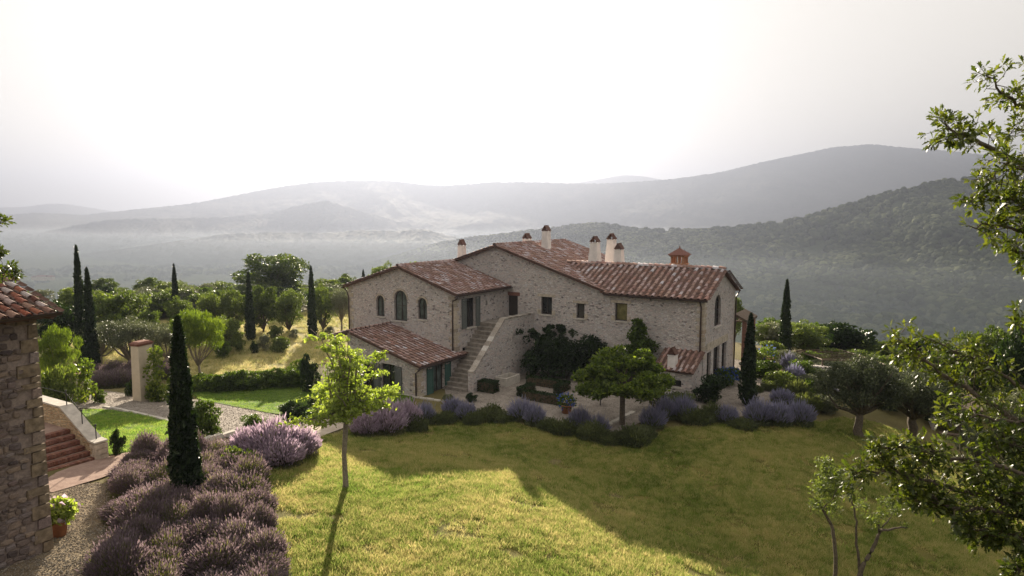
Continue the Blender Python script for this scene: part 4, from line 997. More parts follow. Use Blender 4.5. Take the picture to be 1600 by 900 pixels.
# --- cypresses
def cypress_mesh(rng, n=5200, H=10., W=1.25, top=.55):
    t = rng.random(n) ** .9; prof = W / 2 * np.minimum(1, (t / .10) ** .5) * (1 - t ** 2.1) ** .62 * (1 - .3 * t)
    ang = rng.random(n) * 6.283; lump = 1 + .17 * np.sin(ang * 3 + t * 14 + 2 * np.sin(t * 9)) + .15 * np.sin(ang * 5 - t * 31) + .12 * rng.normal(size=n) + .22 * (fbm(ang * 1.6, t * 22, 5, 2) - .5)
    r = prof * lump * (.72 + .28 * rng.random(n) ** .5)
    c = np.column_stack([np.cos(ang) * r, np.sin(ang) * r, t * H + .15]); d = np.column_stack([np.cos(ang) * .45, np.sin(ang) * .45, np.full(n, 1.2)])
    crown = leaf_quads(c, d, .30, .12, rng, up=.5)
    V = crown.reshape(-1, 3); f4 = np.arange(n * 4).reshape(n, 4)
    # dense heart so that no light passes straight through
    ts = np.linspace(.02, .97, 16); ring = []
    for q in ts:
        pr = W / 2 * min(1, (q / .10) ** .5) * (1 - q ** 2.1) ** .62 * (1 - .3 * q) * .74
        ring += [(math.cos(6.283 * j / 9) * pr, math.sin(6.283 * j / 9) * pr, q * H + .15) for j in range(9)]
    b = len(V); f5 = np.array([(b + i * 9 + j, b + i * 9 + (j + 1) % 9, b + (i + 1) * 9 + (j + 1) % 9, b + (i + 1) * 9 + j) for i in range(15) for j in range(9)])
    V = np.concatenate([V, np.array(ring)]); cm = mesh_arr('cypress_crown', V, [np.concatenate([f4, f5])], L_cyp)
    tm = MB().tube([(0, 0, -.3), (0, 0, .6), (0, 0, H * .5)], [.14, .12, .05], 7).mesh('cypress_trunk', M_bark, True)
    return tm, cm
CY = [cypress_mesh(np.random.default_rng(i), 5200) for i in range(2)]
def cypress(px, top, wpx, label, k=0, far=None, group='cypresses in the garden'):
    b = Vector(far) if far is not None else hit(*px); H = atY(px[0], top, b.y).z - b.z; W = wpx / F * b.y
    return tree_from(CY[k], 'cypress', label, b - Vector((0, 0, .1)), H / 10.1, group, rp.uniform(0, 6), 'cypress', W / 1.2)
cypress((131, 572), 384, 17, 'taller cypress of the touching pair behind the cottage at far left', 0)
cypress((146, 583), 418, 19, 'shorter right-hand cypress of the touching pair at far left')
cypress((277, 522), 412, 12, 'thin dark cypress rising alone behind the bright pine and the tall pier', 1)
cypress((392, 533), 424, 14, 'slim cypress standing in front of the biggest oak', 0)
cypress((489, 528), 415, 13, 'slim straight cypress at the dry field, nearest the villa gable', 1)
cypress((1168, 634), 489, 24, 'dark cypress beside the right gable end of the villa', 0)
cypress((1225, 560), 436, 17, 'tall narrow cypress standing against the hazy hillside', 1)
cypress((568, 445), 420, 6, 'tiny distant cypress just above the left roof of the villa', 0, far=atY(568, 445, 92))
# the near one: more and finer foliage
CYN = cypress_mesh(np.random.default_rng(9), 15000)
nb_ = hit(292, 782); Hn = atY(286, 498, nb_.y).z - nb_.z
cq_ = leaf_mesh
t_ = tree_from(CYN, 'cypress', 'large near cypress standing up out of the foreground lavender', nb_, Hn / 10.1, 'cypresses in the garden', 1.0, 'cypress', 1.0)
t_.scale = (.68, .68, Hn / 10.1)

# --- background trees
T_oak = [broadleaf('oak', np.random.default_rng(20 + i), 9, 9.5, .5, 16000, .30, L_oak, 80, rmin=.15, rmax=.27, low=-1) for i in range(2)]
T_warm = [broadleaf('mixed', np.random.default_rng(30 + i), 8, 9, .3, 14000, .27, L_oakwarm, 75, rmin=.14, rmax=.26, low=-1) for i in range(3)]
T_drk = [broadleaf('dark', np.random.default_rng(50 + i), 8, 8, .3, 12000, .28, L_dark, 60, rmin=.16, rmax=.28, low=-1) for i in range(1)]
T_olv = [broadleaf('olive', np.random.default_rng(60 + i), 5.2, 6.4, 1.0, 15000, .17, L_olive, 60, bark=M_barkpale, tr=.045, LW=.3, rmin=.18, rmax=.32) for i in range(2)]
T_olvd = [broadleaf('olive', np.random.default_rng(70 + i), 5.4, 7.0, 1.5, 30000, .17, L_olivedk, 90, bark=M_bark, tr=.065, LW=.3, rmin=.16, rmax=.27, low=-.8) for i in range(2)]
def btree(px, top, wpx, kind, label, dist=None, name='tree', cat='tree', group=None, base=None):
    if dist: b = atY(px[0], px[1], dist); b.z = g1(b.x, b.y)
    else: b = hit(*px)
    H = atY(px[0], top, b.y).z - b.z; W = wpx / F * b.y
    m, H0, W0 = kind; t = tree_from(m, name, label, b, H / H0, group, rp.uniform(0, 6.28), cat, W / W0); return t
O9 = lambda i: (T_oak[i], 9, 9.5); W8 = lambda i: (T_warm[i], 8, 9); K8 = (T_drk[0], 8, 8); OL = lambda i: (T_olv[i], 5.2, 6.4)
BG = 'trees along the edge of the garden'
for a in [((432, 520), 388, 126, O9(0), 'biggest round oak rising behind the dry field', 100),
          ((352, 520), 438, 78, W8(0), 'bushy tree left of the biggest oak, behind two cypresses', 100),
          ((240, 515), 430, 66, O9(1), 'dark rounded oak beyond the olive, left of the thin cypress', 102),
          ((292, 515), 442, 60, W8(1), 'pale green tree right behind the thin cypress', 106),
          ((190, 560), 446, 118, W8(2), 'wide leafy tree between the paired cypresses and the dark oak', 62),
          ((100, 575), 462, 96, K8, 'dark broad tree behind the roof corner of the cottage', 58),
          ((322, 520), 476, 64, W8(1), 'low bright tree under the bushy tree, left part of the oak wood', 94),
          ((398, 528), 470, 60, OL(0), 'grey green olive behind the slim cypress by the oak', 70),
          ((462, 515), 440, 70, W8(0), 'light green tree between the biggest oak and the straight cypress', 102),
          ((512, 512), 430, 54, W8(2), 'feathery tree just right of the straight cypress', 106),
          ((540, 515), 424, 60, O9(1), 'rounded tree touching the left corner of the villa', 110),
          ((525, 530), 468, 64, W8(1), 'light olive green tree beside the villa left wall', 94),
          ((600, 470), 408, 60, W8(0), 'treetops showing above the left wing roof, left part', 108),
          ((645, 470), 400, 56, W8(2), 'treetop above the left wing ridge beside the first chimney', 113),
          ((1022, 470), 402, 26, O9(0), 'small dark treetop peeping over the right wing roof ridge', 98),
          ((1090, 470), 415, 24, W8(1), 'tuft of foliage behind the brick turret', 100),
          ((1145, 560), 455, 40, W8(2), 'sparse tree hanging behind the loggia downpipe', 66),
          ((1195, 560), 503, 50, W8(2), 'light bushy tree behind the right cypress', 62),
          ((1258, 562), 498, 92, W8(1), 'rounded hedge tree behind the tallest right cypress', 60),
          ((1290, 566), 498, 42, K8, 'dark bush at the right end of the tree line above the pergola', 66),
          ((1325, 575), 524, 60, W8(0), 'low vine covered bush beyond the pergola', 62),
          ((1375, 590), 532, 66, O9(1), 'sloping shrubbery right of the pergola', 60),
          ((1545, 640), 498, 120, O9(0), 'dark oak crown at the right edge behind the near branches', 50),
          ((1478, 620), 528, 66, O9(1), 'smaller dark oak left of the right edge oak', 52),
          ((1610, 640), 485, 120, K8, 'dark tree mass cut off by the right edge', 46)]:
    btree(a[0], a[1], a[2], a[3], a[4], a[5], group=BG)
for a in [((330, 521), 452, 62, W8(2), 'leafy tree at the left end of the row behind the dry field'), ((366, 520), 446, 58, W8(0), 'rounded tree in the row behind the dry field, left of the slim cypress'),
          ((412, 519), 440, 66, O9(1), 'dark tree in the row behind the dry field, right of the slim cypress'), ((452, 518), 446, 58, W8(1), 'light tree in the row behind the dry field, left of the straight cypress'),
          ((505, 517), 442, 56, W8(0), 'tree in the row behind the dry field, right of the straight cypress'), ((534, 517), 448, 50, OL(0), 'grey olive ending the row behind the dry field by the villa corner'),
          ((285, 528), 458, 60, W8(1), 'tree between the thin cypress and the bright pine'), ((262, 575), 500, 66, OL(1), 'spreading olive between the tall pier and the near cypress'),
          ((236, 545), 478, 62, W8(2), 'bushy tree above the tall pier'), ((345, 545), 492, 54, W8(0), 'low tree at the left end of the dry field')]:
    btree(a[0], a[1], a[2], a[3], a[4], None, group=BG)
# a loose belt closing the gaps under the named trees
rb = np.random.default_rng(77)
low_shrub = broadleaf('shrub', np.random.default_rng(80), 2.2, 3.2, -.5, 4200, .2, L_oakwarm, 30, low=-1, trunk_top=.4)
low_shrub2 = broadleaf('shrub', np.random.default_rng(81), 2.2, 3.2, -.5, 4600, .17, L_hedge, 30, low=-1, trunk_top=.4)
low_olive = broadleaf('shrub', np.random.default_rng(82), 2.2, 3.0, -.5, 5200, .15, L_olive, 30, LW=.3, low=-1, trunk_top=.4)
SH = {'w': (low_shrub, 2.2, 3.2), 'g': (low_shrub2, 2.2, 3.2), 'o': (low_olive, 2.2, 3.0), 'd': ((low_shrub[0], broadleaf('shrub', np.random.default_rng(83), 2.2, 3.2, -.5, 4200, .19, L_dark, 30, low=-1, trunk_top=.4)[1]), 2.2, 3.2)}
for i in range(86):
    x = rb.uniform(-72, 0) if i < 70 else rb.uniform(24, 58); y = rb.uniform(79, 100) if i < 70 else rb.uniform(62, 72)
    k = ['w', 'g', 'o', 'd'][rb.integers(4)]; s_ = rb.uniform(.9, 1.5) if i < 70 else rb.uniform(.9, 1.6)
    tree_from(SH[k][0], 'bush', 'bush of the dense undergrowth belt beyond the garden', (x, y, g1(x, y)), s_, 'undergrowth belt beyond the garden', rb.uniform(0, 6), 'bush', s_ * 1.45)
rw2 = np.random.default_rng(55); WB = [(-78, 88), (-70, 92), (-64, 84), (-60, 94), (-55, 88), (-50, 95), (-46, 86), (-42, 93), (-38, 97), (-35, 88), (-31, 95), (-27, 90), (-23, 97), (-20, 92), (-15, 96), (-12, 88), (-9, 95), (-52, 76), (-58, 70), (-46, 66), (-41, 72), (-5, 92)]
WB += [(-24, 84), (-17, 84), (-10, 82), (-29, 82), (-34, 83), (-39, 80), (-62, 78), (-66, 66), (-26, 92), (-13, 92), (-7, 86), (-2, 90)]
for i, (x, y) in enumerate(WB):
    k = [T_oak[0], T_warm[0], T_warm[1], T_warm[2], T_oak[1]][rw2.integers(5)]; s_ = rw2.uniform(.5, .78)
    y = y + 6 if x > -64 else y; tp_ = 800 + F * x / y; s_ = max(2.6, atY(tp_, rw2.uniform(432, 468), y).z - g1(x, y)) / 8.5
    tree_from(k, 'tree', 'tree filling the wood between the named oaks behind the left garden', (x, y, g1(x, y)), s_, 'woodland belt behind the left garden', rw2.uniform(0, 6), 'tree', max(.6, s_ * 1.1))
def shrub(px, top, wpx, k, label, name='bush', cat='bush', group=None, dist=None):
    if dist: b = atY(px[0], px[1], dist); b.z = g1(b.x, b.y)
    else: b = hit(*px)
    H = max(.3, atY(px[0], top, b.y).z - b.z); W = wpx / F * b.y; m, H0, W0 = SH[k]
    t = tree_from(m, name, label, b, H / H0, group, rp.uniform(0, 6.28), cat, W / W0); return t
FB = 'bushes in the dry field'
for a in [((412, 548), 520, 26, 'o', 'rounded grey green bush in the dry field beside the slim cypress'),
          ((437, 550), 522, 36, 'w', 'widest bush in the dry field'), ((398, 552), 530, 16, 'd', 'small dark bush left of the widest field bush'),
          ((458, 530), 512, 18, 'o', 'little bush near the straight cypress foot'), ((515, 522), 508, 18, 'o', 'small bush at the back of the dry field near the villa'),
          ((430, 528), 505, 26, 'w', 'bush at the foot of the oak wood'), ((350, 560), 528, 34, 'g', 'bush at the left end of the dry field'),
          ((372, 548), 515, 26, 'w', 'bush between the bright pine and the slim cypress')]:
    shrub(*a, group=FB)
RB = [((1190, 590), 560, 40, 'g'), ((1215, 605), 575, 40, 'w'), ((1255, 590), 560, 50, 'g'), ((1290, 588), 562, 46, 'o'), ((1262, 610), 585, 44, 'o'), ((1300, 605), 575, 50, 'o'), ((1335, 598), 560, 54, 'o'), ((1365, 600), 566, 50, 'o'), ((1305, 570), 540, 44, 'w'), ((1345, 572), 542, 44, 'w'), ((1385, 590), 550, 50, 'w'), ((1410, 600), 560, 50, 'd'), ((1180, 575), 545, 30, 'w'), ((1205, 560), 528, 34, 'w'), ((1235, 575), 545, 36, 'o'), ((1275, 572), 548, 40, 'g'), ((1440, 620), 580, 60, 'd'), ((1285, 640), 612, 40, 'o'), ((1470, 660), 600, 70, 'd'), ((1390, 640), 600, 50, 'd')]
for i, a in enumerate(sorted(RB)):
    a = (a[0], a[1], int(a[2] * 1.5), a[3])
    shrub(*a, 'bush covering the bank right of the villa, ' + NUM[i] + ' from the left', group='bushes covering the bank on the right')
def hedgerow(px0, px1, h, w_, n, label, k='g', group=None, name='hedge_bush'):
    a, b = hit(*px0), hit(*px1)
    for i in range(n):
        p = a.lerp(b, (i + .5) / n); s_ = rp.uniform(.85, 1.2); tree_from(SH[k][0], name, label + ', ' + NUM[i] + ' from the left', (p.x + rp.uniform(-.15, .15), p.y + rp.uniform(-.2, .2), g1(p.x, p.y)), h / 2.2 * s_, group, rp.uniform(0, 6), 'bush', w_ / 3.2 * rp.uniform(.9, 1.15))
hedgerow((300, 612), (478, 602), 1.35, 2.5, 9, 'leafy bush of the informal hedge along the bright side lawn', group='hedge between side lawn and dry field')
shrub((466, 592), 558, 34, 'g', 'upright shrub at the right end of the informal hedge')
shrub((485, 612), 545, 40, 'd', 'dark tall shrub behind the lime green tree')
shrub((325, 682), 618, 60, 'g', 'dense rounded shrub just right of the near cypress'); shrub((395, 670), 645, 56, 'g', 'light green mound behind the pink lavender')
shrub((372, 738), 692, 66, 'w', 'green mound left of the big pink lavender'); shrub((462, 660), 622, 54, 'd', 'dark shrub on the corner of the side lawn'); shrub((500, 646), 610, 44, 'd', 'small dark shrub behind the lime tree trunk')
shrub((157, 630), 606, 24, 'g', 'small clipped bush at the edge of the gravel drive'); shrub((92, 640), 560, 60, 'w', 'airy shrub behind the brick steps parapet')
shrub((245, 628), 592, 34, 'g', 'clipped round bush at the foot of the tall pier'); shrub((206, 620), 590, 26, 'd', 'dark clipped block left of the tall pier'); shrub((130, 600), 560, 40, 'g', 'bush beyond the shorter pier')
shrub((268, 625), 585, 30, 'g', 'pale bush between the tall pier and the near cypress')
def creeper(px, z0, z1, wpx, label, dist, mat=L_vine, n=900):
    b = atY(px, 600, dist); zt_ = atY(px, z1, dist).z; zb = atY(px, z0, dist).z; w_ = wpx / F * dist; rg_ = np.random.default_rng(px)
    bl = [(rg_.uniform(-w_ * .3, w_ * .3), rg_.uniform(-.25, .1), (zb + zt_) / 2 - b.z + (zt_ - zb) * (k / 9 - .5) * .9, w_ * .3, 1.) for k in range(10)]
    t = thing('climbing_plant', label, 'climber', b); c, d = crown_pts(rg_, bl, n); leaf_obj('foliage', c, d, .16, .12, mat, rg_, t)
    m = MB(); limb(m, rg_, (0, 0, zb - b.z - .4), (0, 0, zt_ - b.z - .3), .05, .02); m.obj('stem', M_bark, t, True); return t
creeper(243, 622, 545, 34, 'creeper spilling down the right side of the tall pier', pb1.y - .4)
creeper(136, 625, 565, 34, 'climbing rose over the shorter pier', pb2.y - .5)
# bright umbrella pines
T_pine2 = broadleaf('pine', np.random.default_rng(91), 5, 5.2, .6, 16000, .24, L_pine, 46, bark=M_barkpale, tr=.022, LW=.16, rmin=.18, rmax=.28, up=1.8, low=-1)
T_pine = broadleaf('pine', np.random.default_rng(90), 6, 5.2, 1.7, 20000, .24, L_pine, 46, bark=M_barkpale, tr=.022, LW=.16, rmin=.2, rmax=.3, up=1.2)
btree((100, 615), 503, 74, (T_pine2, 5, 5.2), 'bright green young pine against the cottage wall', None, 'pine_tree', 'pine', 'bright young pines')
btree((312, 610), 474, 88, (T_pine, 6, 5.2), 'bright yellow green pine with slender trunk behind the near cypress', None, 'pine_tree', 'pine', 'bright young pines')
btree((355, 600), 490, 60, (T_warm[1], 8, 9), 'small yellowish tree right of the bright pine', 58, group=BG)
btree((205, 600), 492, 100, OL(0), 'wide olive with grey forked trunk behind the gravel drive', 52, 'olive_tree', 'olive tree', 'olive trees on the left')
btree((160, 600), 500, 70, OL(1), 'smaller olive left of the wide olive, beside the paired cypresses', 54, 'olive_tree', 'olive tree', 'olive trees on the left')

# --- trees on the lawn
def lime_tree():
    b = hit(540, 764); H = atY(540, 505, b.y).z - b.z; rg_ = np.random.default_rng(5)
    t = thing('lime_green_tree', 'young lime green tree with thin straight trunk, alone on the sunlit lawn', 'tree', b - Vector((0, 0, .05)))
    fork = atY(541, 652, b.y) - b; mb = MB(); mb.tube([(0, 0, -.2), (0, 0, .02), (.01, 0, .2), (-.02, 0, fork.z * .5), (fork.x, 0, fork.z)], [.24, .19, .11, .085, .10], 8)
    pts, dr = [], []
    for i in range(50):
        a = rg_.uniform(0, 6.283); el = rg_.uniform(.25, 1.5) if i > 8 else rg_.uniform(-.1, .4); L_ = rg_.uniform(1.5, 3.9) * (1 if el > .9 else .62); L_ = min(L_, H - fork.z - .1)
        tip = fork + Vector((math.cos(a) * math.cos(el), math.sin(a) * math.cos(el), math.sin(el))) * L_ + Vector((0, 0, .1))
        P_ = limb(mb, rg_, fork, tip, .045, .008, .1, 6, seg=5)
        for j in range(12):
            f = rg_.uniform(.3, 1.0); q = P_[min(6, int(f * 6))]; sd_ = Vector(unit(rg_.normal(size=3))); sd_.z = abs(sd_.z) * .3 - .05; tw = q + sd_ * rg_.uniform(.3, .8)
            mb.tube([q, q.lerp(tw, .5) + Vector((0, 0, .06)), tw], [.009, .006, .003], 3, False)
            for u in np.linspace(.15, 1, 11):              # leaflets in pairs hanging from each spray
                c = q.lerp(tw, u) + Vector((0, 0, .06 * math.sin(u * 3.1)));
                for s_ in (-1, 1): pts.append(c + Vector(rg_.normal(size=3)) * .045); dr.append((sd_.y * s_ + rg_.normal() * .3, -sd_.x * s_ + rg_.normal() * .3, -.4))
    mb.obj('trunk', M_barkpale, t, True); leaf_obj('crown', np.array([tuple(p) for p in pts]), np.array(dr), .125, .06, L_lime, rg_, t, up=-.1, droop=.25); return t
lime_tree()
def shade_tree():
    b = hit(972, 664); H = atY(972, 528, b.y).z - b.z; W = 150 / F * b.y; rg_ = np.random.default_rng(15)
    t = thing('shade_tree', 'round headed dark green shade tree at the terrace edge in front of the villa', 'tree', b)
    bl = []
    for i in range(60):
        a = rg_.uniform(0, 6.283); r = math.sqrt(rg_.random()) * W / 2 * .9; z = H * (.86 - .42 * (r / (W / 2)) ** 2.0) * rg_.uniform(.82, 1.05); bl.append((math.cos(a) * r, math.sin(a) * r, z, rg_.uniform(.32, .6), .62))
    for i in range(24):
        a = rg_.uniform(0, 6.283); r = rg_.uniform(.3, 1) * W / 2 * .85; bl.append((math.cos(a) * r, math.sin(a) * r, H * rg_.uniform(.38, .6), rg_.uniform(.3, .5), .6))
    mb = MB(); tt = Vector((0, 0, H * .42)); mb.tube([(0, 0, -.3), (0, 0, 0), tt * .5, tt], [.22, .17, .15, .15], 8)
    for q in bl[::4]: limb(mb, rg_, tt, q[:3], .07, .015, .1, 4, seg=5)
    mb.obj('trunk', M_bark, t, True); c, d = crown_pts(rg_, bl, 16000); leaf_obj('crown', c, d, .17, .13, L_fig, rg_, t, up=.1)
shade_tree()
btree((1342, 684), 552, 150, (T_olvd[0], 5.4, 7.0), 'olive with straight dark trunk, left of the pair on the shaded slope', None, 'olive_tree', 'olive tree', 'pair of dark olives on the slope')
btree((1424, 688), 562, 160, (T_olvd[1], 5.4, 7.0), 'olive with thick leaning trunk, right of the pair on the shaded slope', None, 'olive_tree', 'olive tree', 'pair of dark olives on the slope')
shrub((1530, 740), 655, 110, 'o', 'silvery olive bush at the right below the near branches'); shrub((1580, 700), 600, 90, 'o', 'grey bush under the right edge oak')
shrub((1320, 612), 585, 60, 'o', 'grey green shrubs on the bank under the pergola'); shrub((1270, 622), 590, 44, 'g', 'green shrub on the bank left of the pergola post')
# wall shrubs at the villa
def blob_bush(name, label, cat, loc, bl, n, L, mat, seed, LW=.6, group=None, stem=True, extra=None):
    rg_ = np.random.default_rng(seed); t = thing(name, label, cat, loc, 0, group); c, d = crown_pts(rg_, bl, n); leaf_obj('foliage', c, d, L, L * LW, mat, rg_, t)
    if stem:
        m = MB()
        for q in bl[:6]: limb(m, rg_, (q[0] * .3, q[1] * .3, -.2), q[:3], .05, .015, .1, 4)
        m.obj('stem', M_bark, t, True)
    if extra: c, d = crown_pts(rg_, bl, extra[0], .95); leaf_obj('flowers', c, d, extra[1], extra[1], extra[2], rg_, t)
    return t
def vb(a, b, z=.5): p = VW(a, b, z); p.z = g1(p.x, p.y); return p
ra_ = np.random.default_rng(99)
bl = [(ra_.uniform(-2.6, 2.8), ra_.uniform(-1.3, .2), ra_.uniform(.5, 2.9), ra_.uniform(.45, .8), .8) for _ in range(44)]
blob_bush('wisteria', 'sprawling dark wisteria mass against the middle of the villa facade', 'climber', vb(5.4, 5.9), bl + [(ra_.uniform(-3.3, 3.3), ra_.uniform(-1.2, .1), ra_.uniform(.8, 3.6), ra_.uniform(.12, .28), 1.) for _ in range(40)], 17000, .17, L_dark, 1)
bl = [(ra_.uniform(-1.3, 1.2), ra_.uniform(-.5, .2), ra_.uniform(2.6, 3.7), ra_.uniform(.2, .42), .6) for _ in range(14)] + [(-.9 + .15 * i, -.3, .4 + .3 * i, .3, .8) for i in range(8)]
blob_bush('climbing_plant', 'dark arching climber beside the stair parapet, reaching the facade', 'climber', vb(3.9, 5.9), bl, 3000, .2, L_dark, 2)
bl = [(ra_.normal() * 1.0 * (1 - k / 30), ra_.normal() * .45 * (1 - k / 30), .6 + 4.3 * k / 30, .8 * (1.1 - k / 42), .8) for k in range(30)]
blob_bush('laurel', 'tall conical green laurel against the wall of the right wing', 'bush', vb(11.3, 5.6), bl, 10500, .19, L_hedge, 3)
bl = [(ra_.normal() * .4, ra_.normal() * .35, .45 + ra_.random() * 1.1, .5, .85) for k in range(14)]
blob_bush('bush', 'dark rounded bush at the foot of the right gable beside the cypress', 'bush', hit(1112, 632), bl, 4200, .14, L_dark, 4)
blob_bush('hydrangea', 'blue flowering hydrangea at the gable doors', 'bush', hit(1133, 602), [(ra_.normal() * .6, ra_.normal() * .5, .4 + ra_.random() * .7, .4, .8) for _ in range(10)], 2600, .15, L_hedge, 5, extra=(500, .13, L_blue))
blob_bush('shrub', 'low spreading shrub beside the bread oven', 'bush', hit(1040, 640), [(ra_.normal() * .9, ra_.normal() * .5, .3 + ra_.random() * .6, .4, .8) for _ in range(12)], 3500, .14, L_bed, 6)
# clipped box
def box_hedge(label, loc, sx_, sy_, h, rz, n=1500, mat=L_dark, name='box_hedge'):
    rg_ = np.random.default_rng(int(abs(loc[0] * 31 + loc[1] * 17))); t = thing(name, label, 'hedge', loc, rz)
    p = rg_.uniform(-1, 1, (n, 3)); ax = rg_.choice(3, n, p=[.25, .3, .45]); s_ = np.where(rg_.random(n) < .5, -1, 1); s_[ax == 2] = 1; p[np.arange(n), ax] = s_
    d = np.zeros((n, 3)); d[np.arange(n), ax] = s_; p = p * np.array([sx_ / 2, sy_ / 2, h / 2]) + np.array([0, 0, h / 2]) + rg_.normal(size=(n, 3)) * .025
    leaf_obj('foliage', p, d, .1, .07, mat, rg_, t); MB().box(-sx_ / 2 + .04, sx_ / 2 - .04, -sy_ / 2 + .04, sy_ / 2 - .04, -.1, h - .04).obj('inner_twigs', M_dirt, t); return t
box_hedge('clipped rounded box bush at the foot of the stair parapet', hit(763, 612), 1.25, .8, .75, -AV, 1800)
for px, s1, s2, r_, l in (((846, 628), 2.7, .5, 0, 'front'), ((850, 604), 2.6, .5, 0, 'rear'), ((822, 616), .5, 1.6, 0, 'left side'), ((878, 612), .5, 1.5, 0, 'right side')):
    box_hedge(l + ' of the square clipped box parterre on the gravel terrace', hit(*px), s1, s2, .6, -AV, 1500)
shrub((737, 628), 612, 22, 'd', 'little round bush before the first step of the outside stair')
pot(885, 646, .36, .55, 'terracotta pot of blue flowers on the gravel terrace', L_blue, L_hedge, 120, 500)
pot(1137, 600, .34, .55, 'large pot beside the gable doors of the villa', L_blue, L_hedge, 120, 400)
pot(1198, 573, .5, .75, 'big square shouldered pot with green plant behind the right cypress', L_blue, L_hedge, 40, 700)
pf_ = hit(93, 838); pot(93, 838, .26, .62, 'tall terracotta pot with trailing lime green plant against the cottage corner', L_lavpink, L_lime, 60, 1500, spread=1.75)
pot(700, 634, .22, .35, 'small pot with pale shrub before the green door', None, L_olive, 0, 350)
# garden chairs glimpsed under the shade tree
ch = thing('garden_table', 'small round white garden table in the shade beneath the round tree', 'table', hit(938, 634))
MB().lathe([(0, .7), (.4, .7), (.4, .73), (0, .73)], 20).obj('table_top', M_plaster, ch); MB().tube([(0, 0, 0), (0, 0, .7)], .03, 8).lathe([(0, .03), (.22, .02), (.24, 0)], 14).obj('pedestal', M_iron, ch)

# --- lavender and sage
def spike_bush(rng, R_=1., H=1., nstem=1600, nleaf=900, head=.20, hw=.035, fl=None, spread=1.0, base=.62, stemw=.008, gm=None):
    n = nstem; a = rng.random(n) * 6.283; r = np.sqrt(rng.random(n)); th = r * 1.05 * spread
    L_ = H * (1 - .22 * r ** 2) * (1 + .13 * rng.normal(size=n)).clip(.6, 1.35)
    root = np.column_stack([np.cos(a) * r * R_ * .35, np.sin(a) * r * R_ * .35, np.zeros(n)])
    d = np.column_stack([np.cos(a) * np.sin(th) * R_ / H, np.sin(a) * np.sin(th) * R_ / H, np.cos(th) * 1.0]) + rng.normal(size=(n, 3)) * .07
    tip = root + d * L_[:, None] * np.array([.72, .72, 1]); d = unit(tip - root); s_ = unit(np.cross(d, rng.normal(size=(n, 3)) + np.array([0, 0, .01])))
    mid = root + (tip - root) * base; hl = head * rng.uniform(.6, 1.25, n)[:, None]
    stem = np.stack([mid - s_ * stemw, mid + s_ * stemw, tip + s_ * stemw * .6, tip - s_ * stemw * .6], 1)
    h0 = tip - d * hl * .6; h1 = tip + d * hl * .6; hs = hw * rng.uniform(.7, 1.3, n)[:, None]
    hd = np.stack([h0, (h0 + h1) / 2 + s_ * hs, h1, (h0 + h1) / 2 - s_ * hs], 1); s2 = np.cross(d, s_)
    hd2 = np.stack([h0, (h0 + h1) / 2 + s2 * hs, h1, (h0 + h1) / 2 - s2 * hs], 1)
    m = nleaf; a = rng.random(m) * 6.283; r = rng.random(m) ** .5; q = np.column_stack([np.cos(a) * r * R_ * .85, np.sin(a) * r * R_ * .85, H * base * np.sqrt(np.maximum(0, 1 - r ** 2 * .9)) * rng.uniform(.45, 1.05, m)])
    dd = unit(np.column_stack([np.cos(a) * r, np.sin(a) * r, np.full(m, .9)])); lf = leaf_quads(q, dd * 1.6, .22 * H ** .5, .035, rng, up=.4)
    V = np.concatenate([x.reshape(-1, 3) for x in (stem, hd, hd2, lf)]); nf = len(V) // 4
    mi = np.concatenate([np.zeros(n), np.ones(2 * n), np.zeros(m)]).astype(int)
    return mesh_arr('spikes', V, [np.arange(nf * 4).reshape(nf, 4)], [gm or L_lavgreen, fl or L_lav], mi)
LV = [spike_bush(np.random.default_rng(200 + i), 1.0, 1.0, 3000, 3600, .12, .017, stemw=.006, base=.66) for i in range(3)]
LVg = [spike_bush(np.random.default_rng(205), 1.0, 1.0, 1100, 5200, .12, .017, stemw=.006, base=.75)]
LVp = [spike_bush(np.random.default_rng(210 + i), 1.0, 1.0, 2300, 1500, .20, .02, L_lavpink, base=.5) for i in range(2)]
SG = [spike_bush(np.random.default_rng(220 + i), 1.0, 1.0, 620, 1500, .36, .02, L_sage, base=.5, gm=L_bed) for i in range(3)]
GRN = [spike_bush(np.random.default_rng(230 + i), 1.0, 1.0, 500, 2600, .2, .03, L_bed, base=.85, gm=L_bed) for i in range(2)]
def spikes(meshes, loc, r, h, name, label, cat, group):
    m = meshes[rp.integers(len(meshes))]; o = link(name, m); tag(o, label, cat, group); o.location = loc; o.rotation_euler = (0, 0, rp.uniform(0, 6.28)); o.scale = (r, r * rp.uniform(.9, 1.1), h); return o
lav_poly = H2((190, 780), (205, 716), (285, 710), (350, 718), (395, 762), (412, 850), (412, 905), (418, 985), (190, 985), (182, 900), (196, 840)) 
xs_, ys_ = zip(*lav_poly); pts_ = []
rv = np.random.default_rng(12); lav_rows = {}
for _ in range(4000):
    p = (rv.uniform(min(xs_), max(xs_)), rv.uniform(min(ys_), max(ys_)))
    if inside(lav_poly, np.array([p[0]]), np.array([p[1]]))[0] and all((p[0] - q[0]) ** 2 + (p[1] - q[1]) ** 2 > .86 ** 2 for q in pts_): pts_.append(p)
for i, p in enumerate(pts_):
    if (p[0] - nb_.x) ** 2 + (p[1] - nb_.y) ** 2 < .3: continue
    lav_rows.setdefault(int((p[1] - min(ys_)) / 1.05), []).append(p)
for k_, row in sorted(lav_rows.items()):
    row.sort()
    for j, p in enumerate(row):
        side = 'leftmost' if j == 0 else 'rightmost' if j == len(row) - 1 else NUM[j] + ' from the left'
        gr_ = rv.random() < .22
        spikes(LVg if gr_ else LV, (p[0], p[1], g1(*p)), rv.uniform(.55, 1.0), rv.uniform(.45, 1.0), 'lavender_bush', ('greener' if gr_ else 'grey purple') + ' lavender in the foreground bed, ' + NUM[k_] + ' row from the front, ' + side, 'lavender', 'lavender bed in the left foreground')
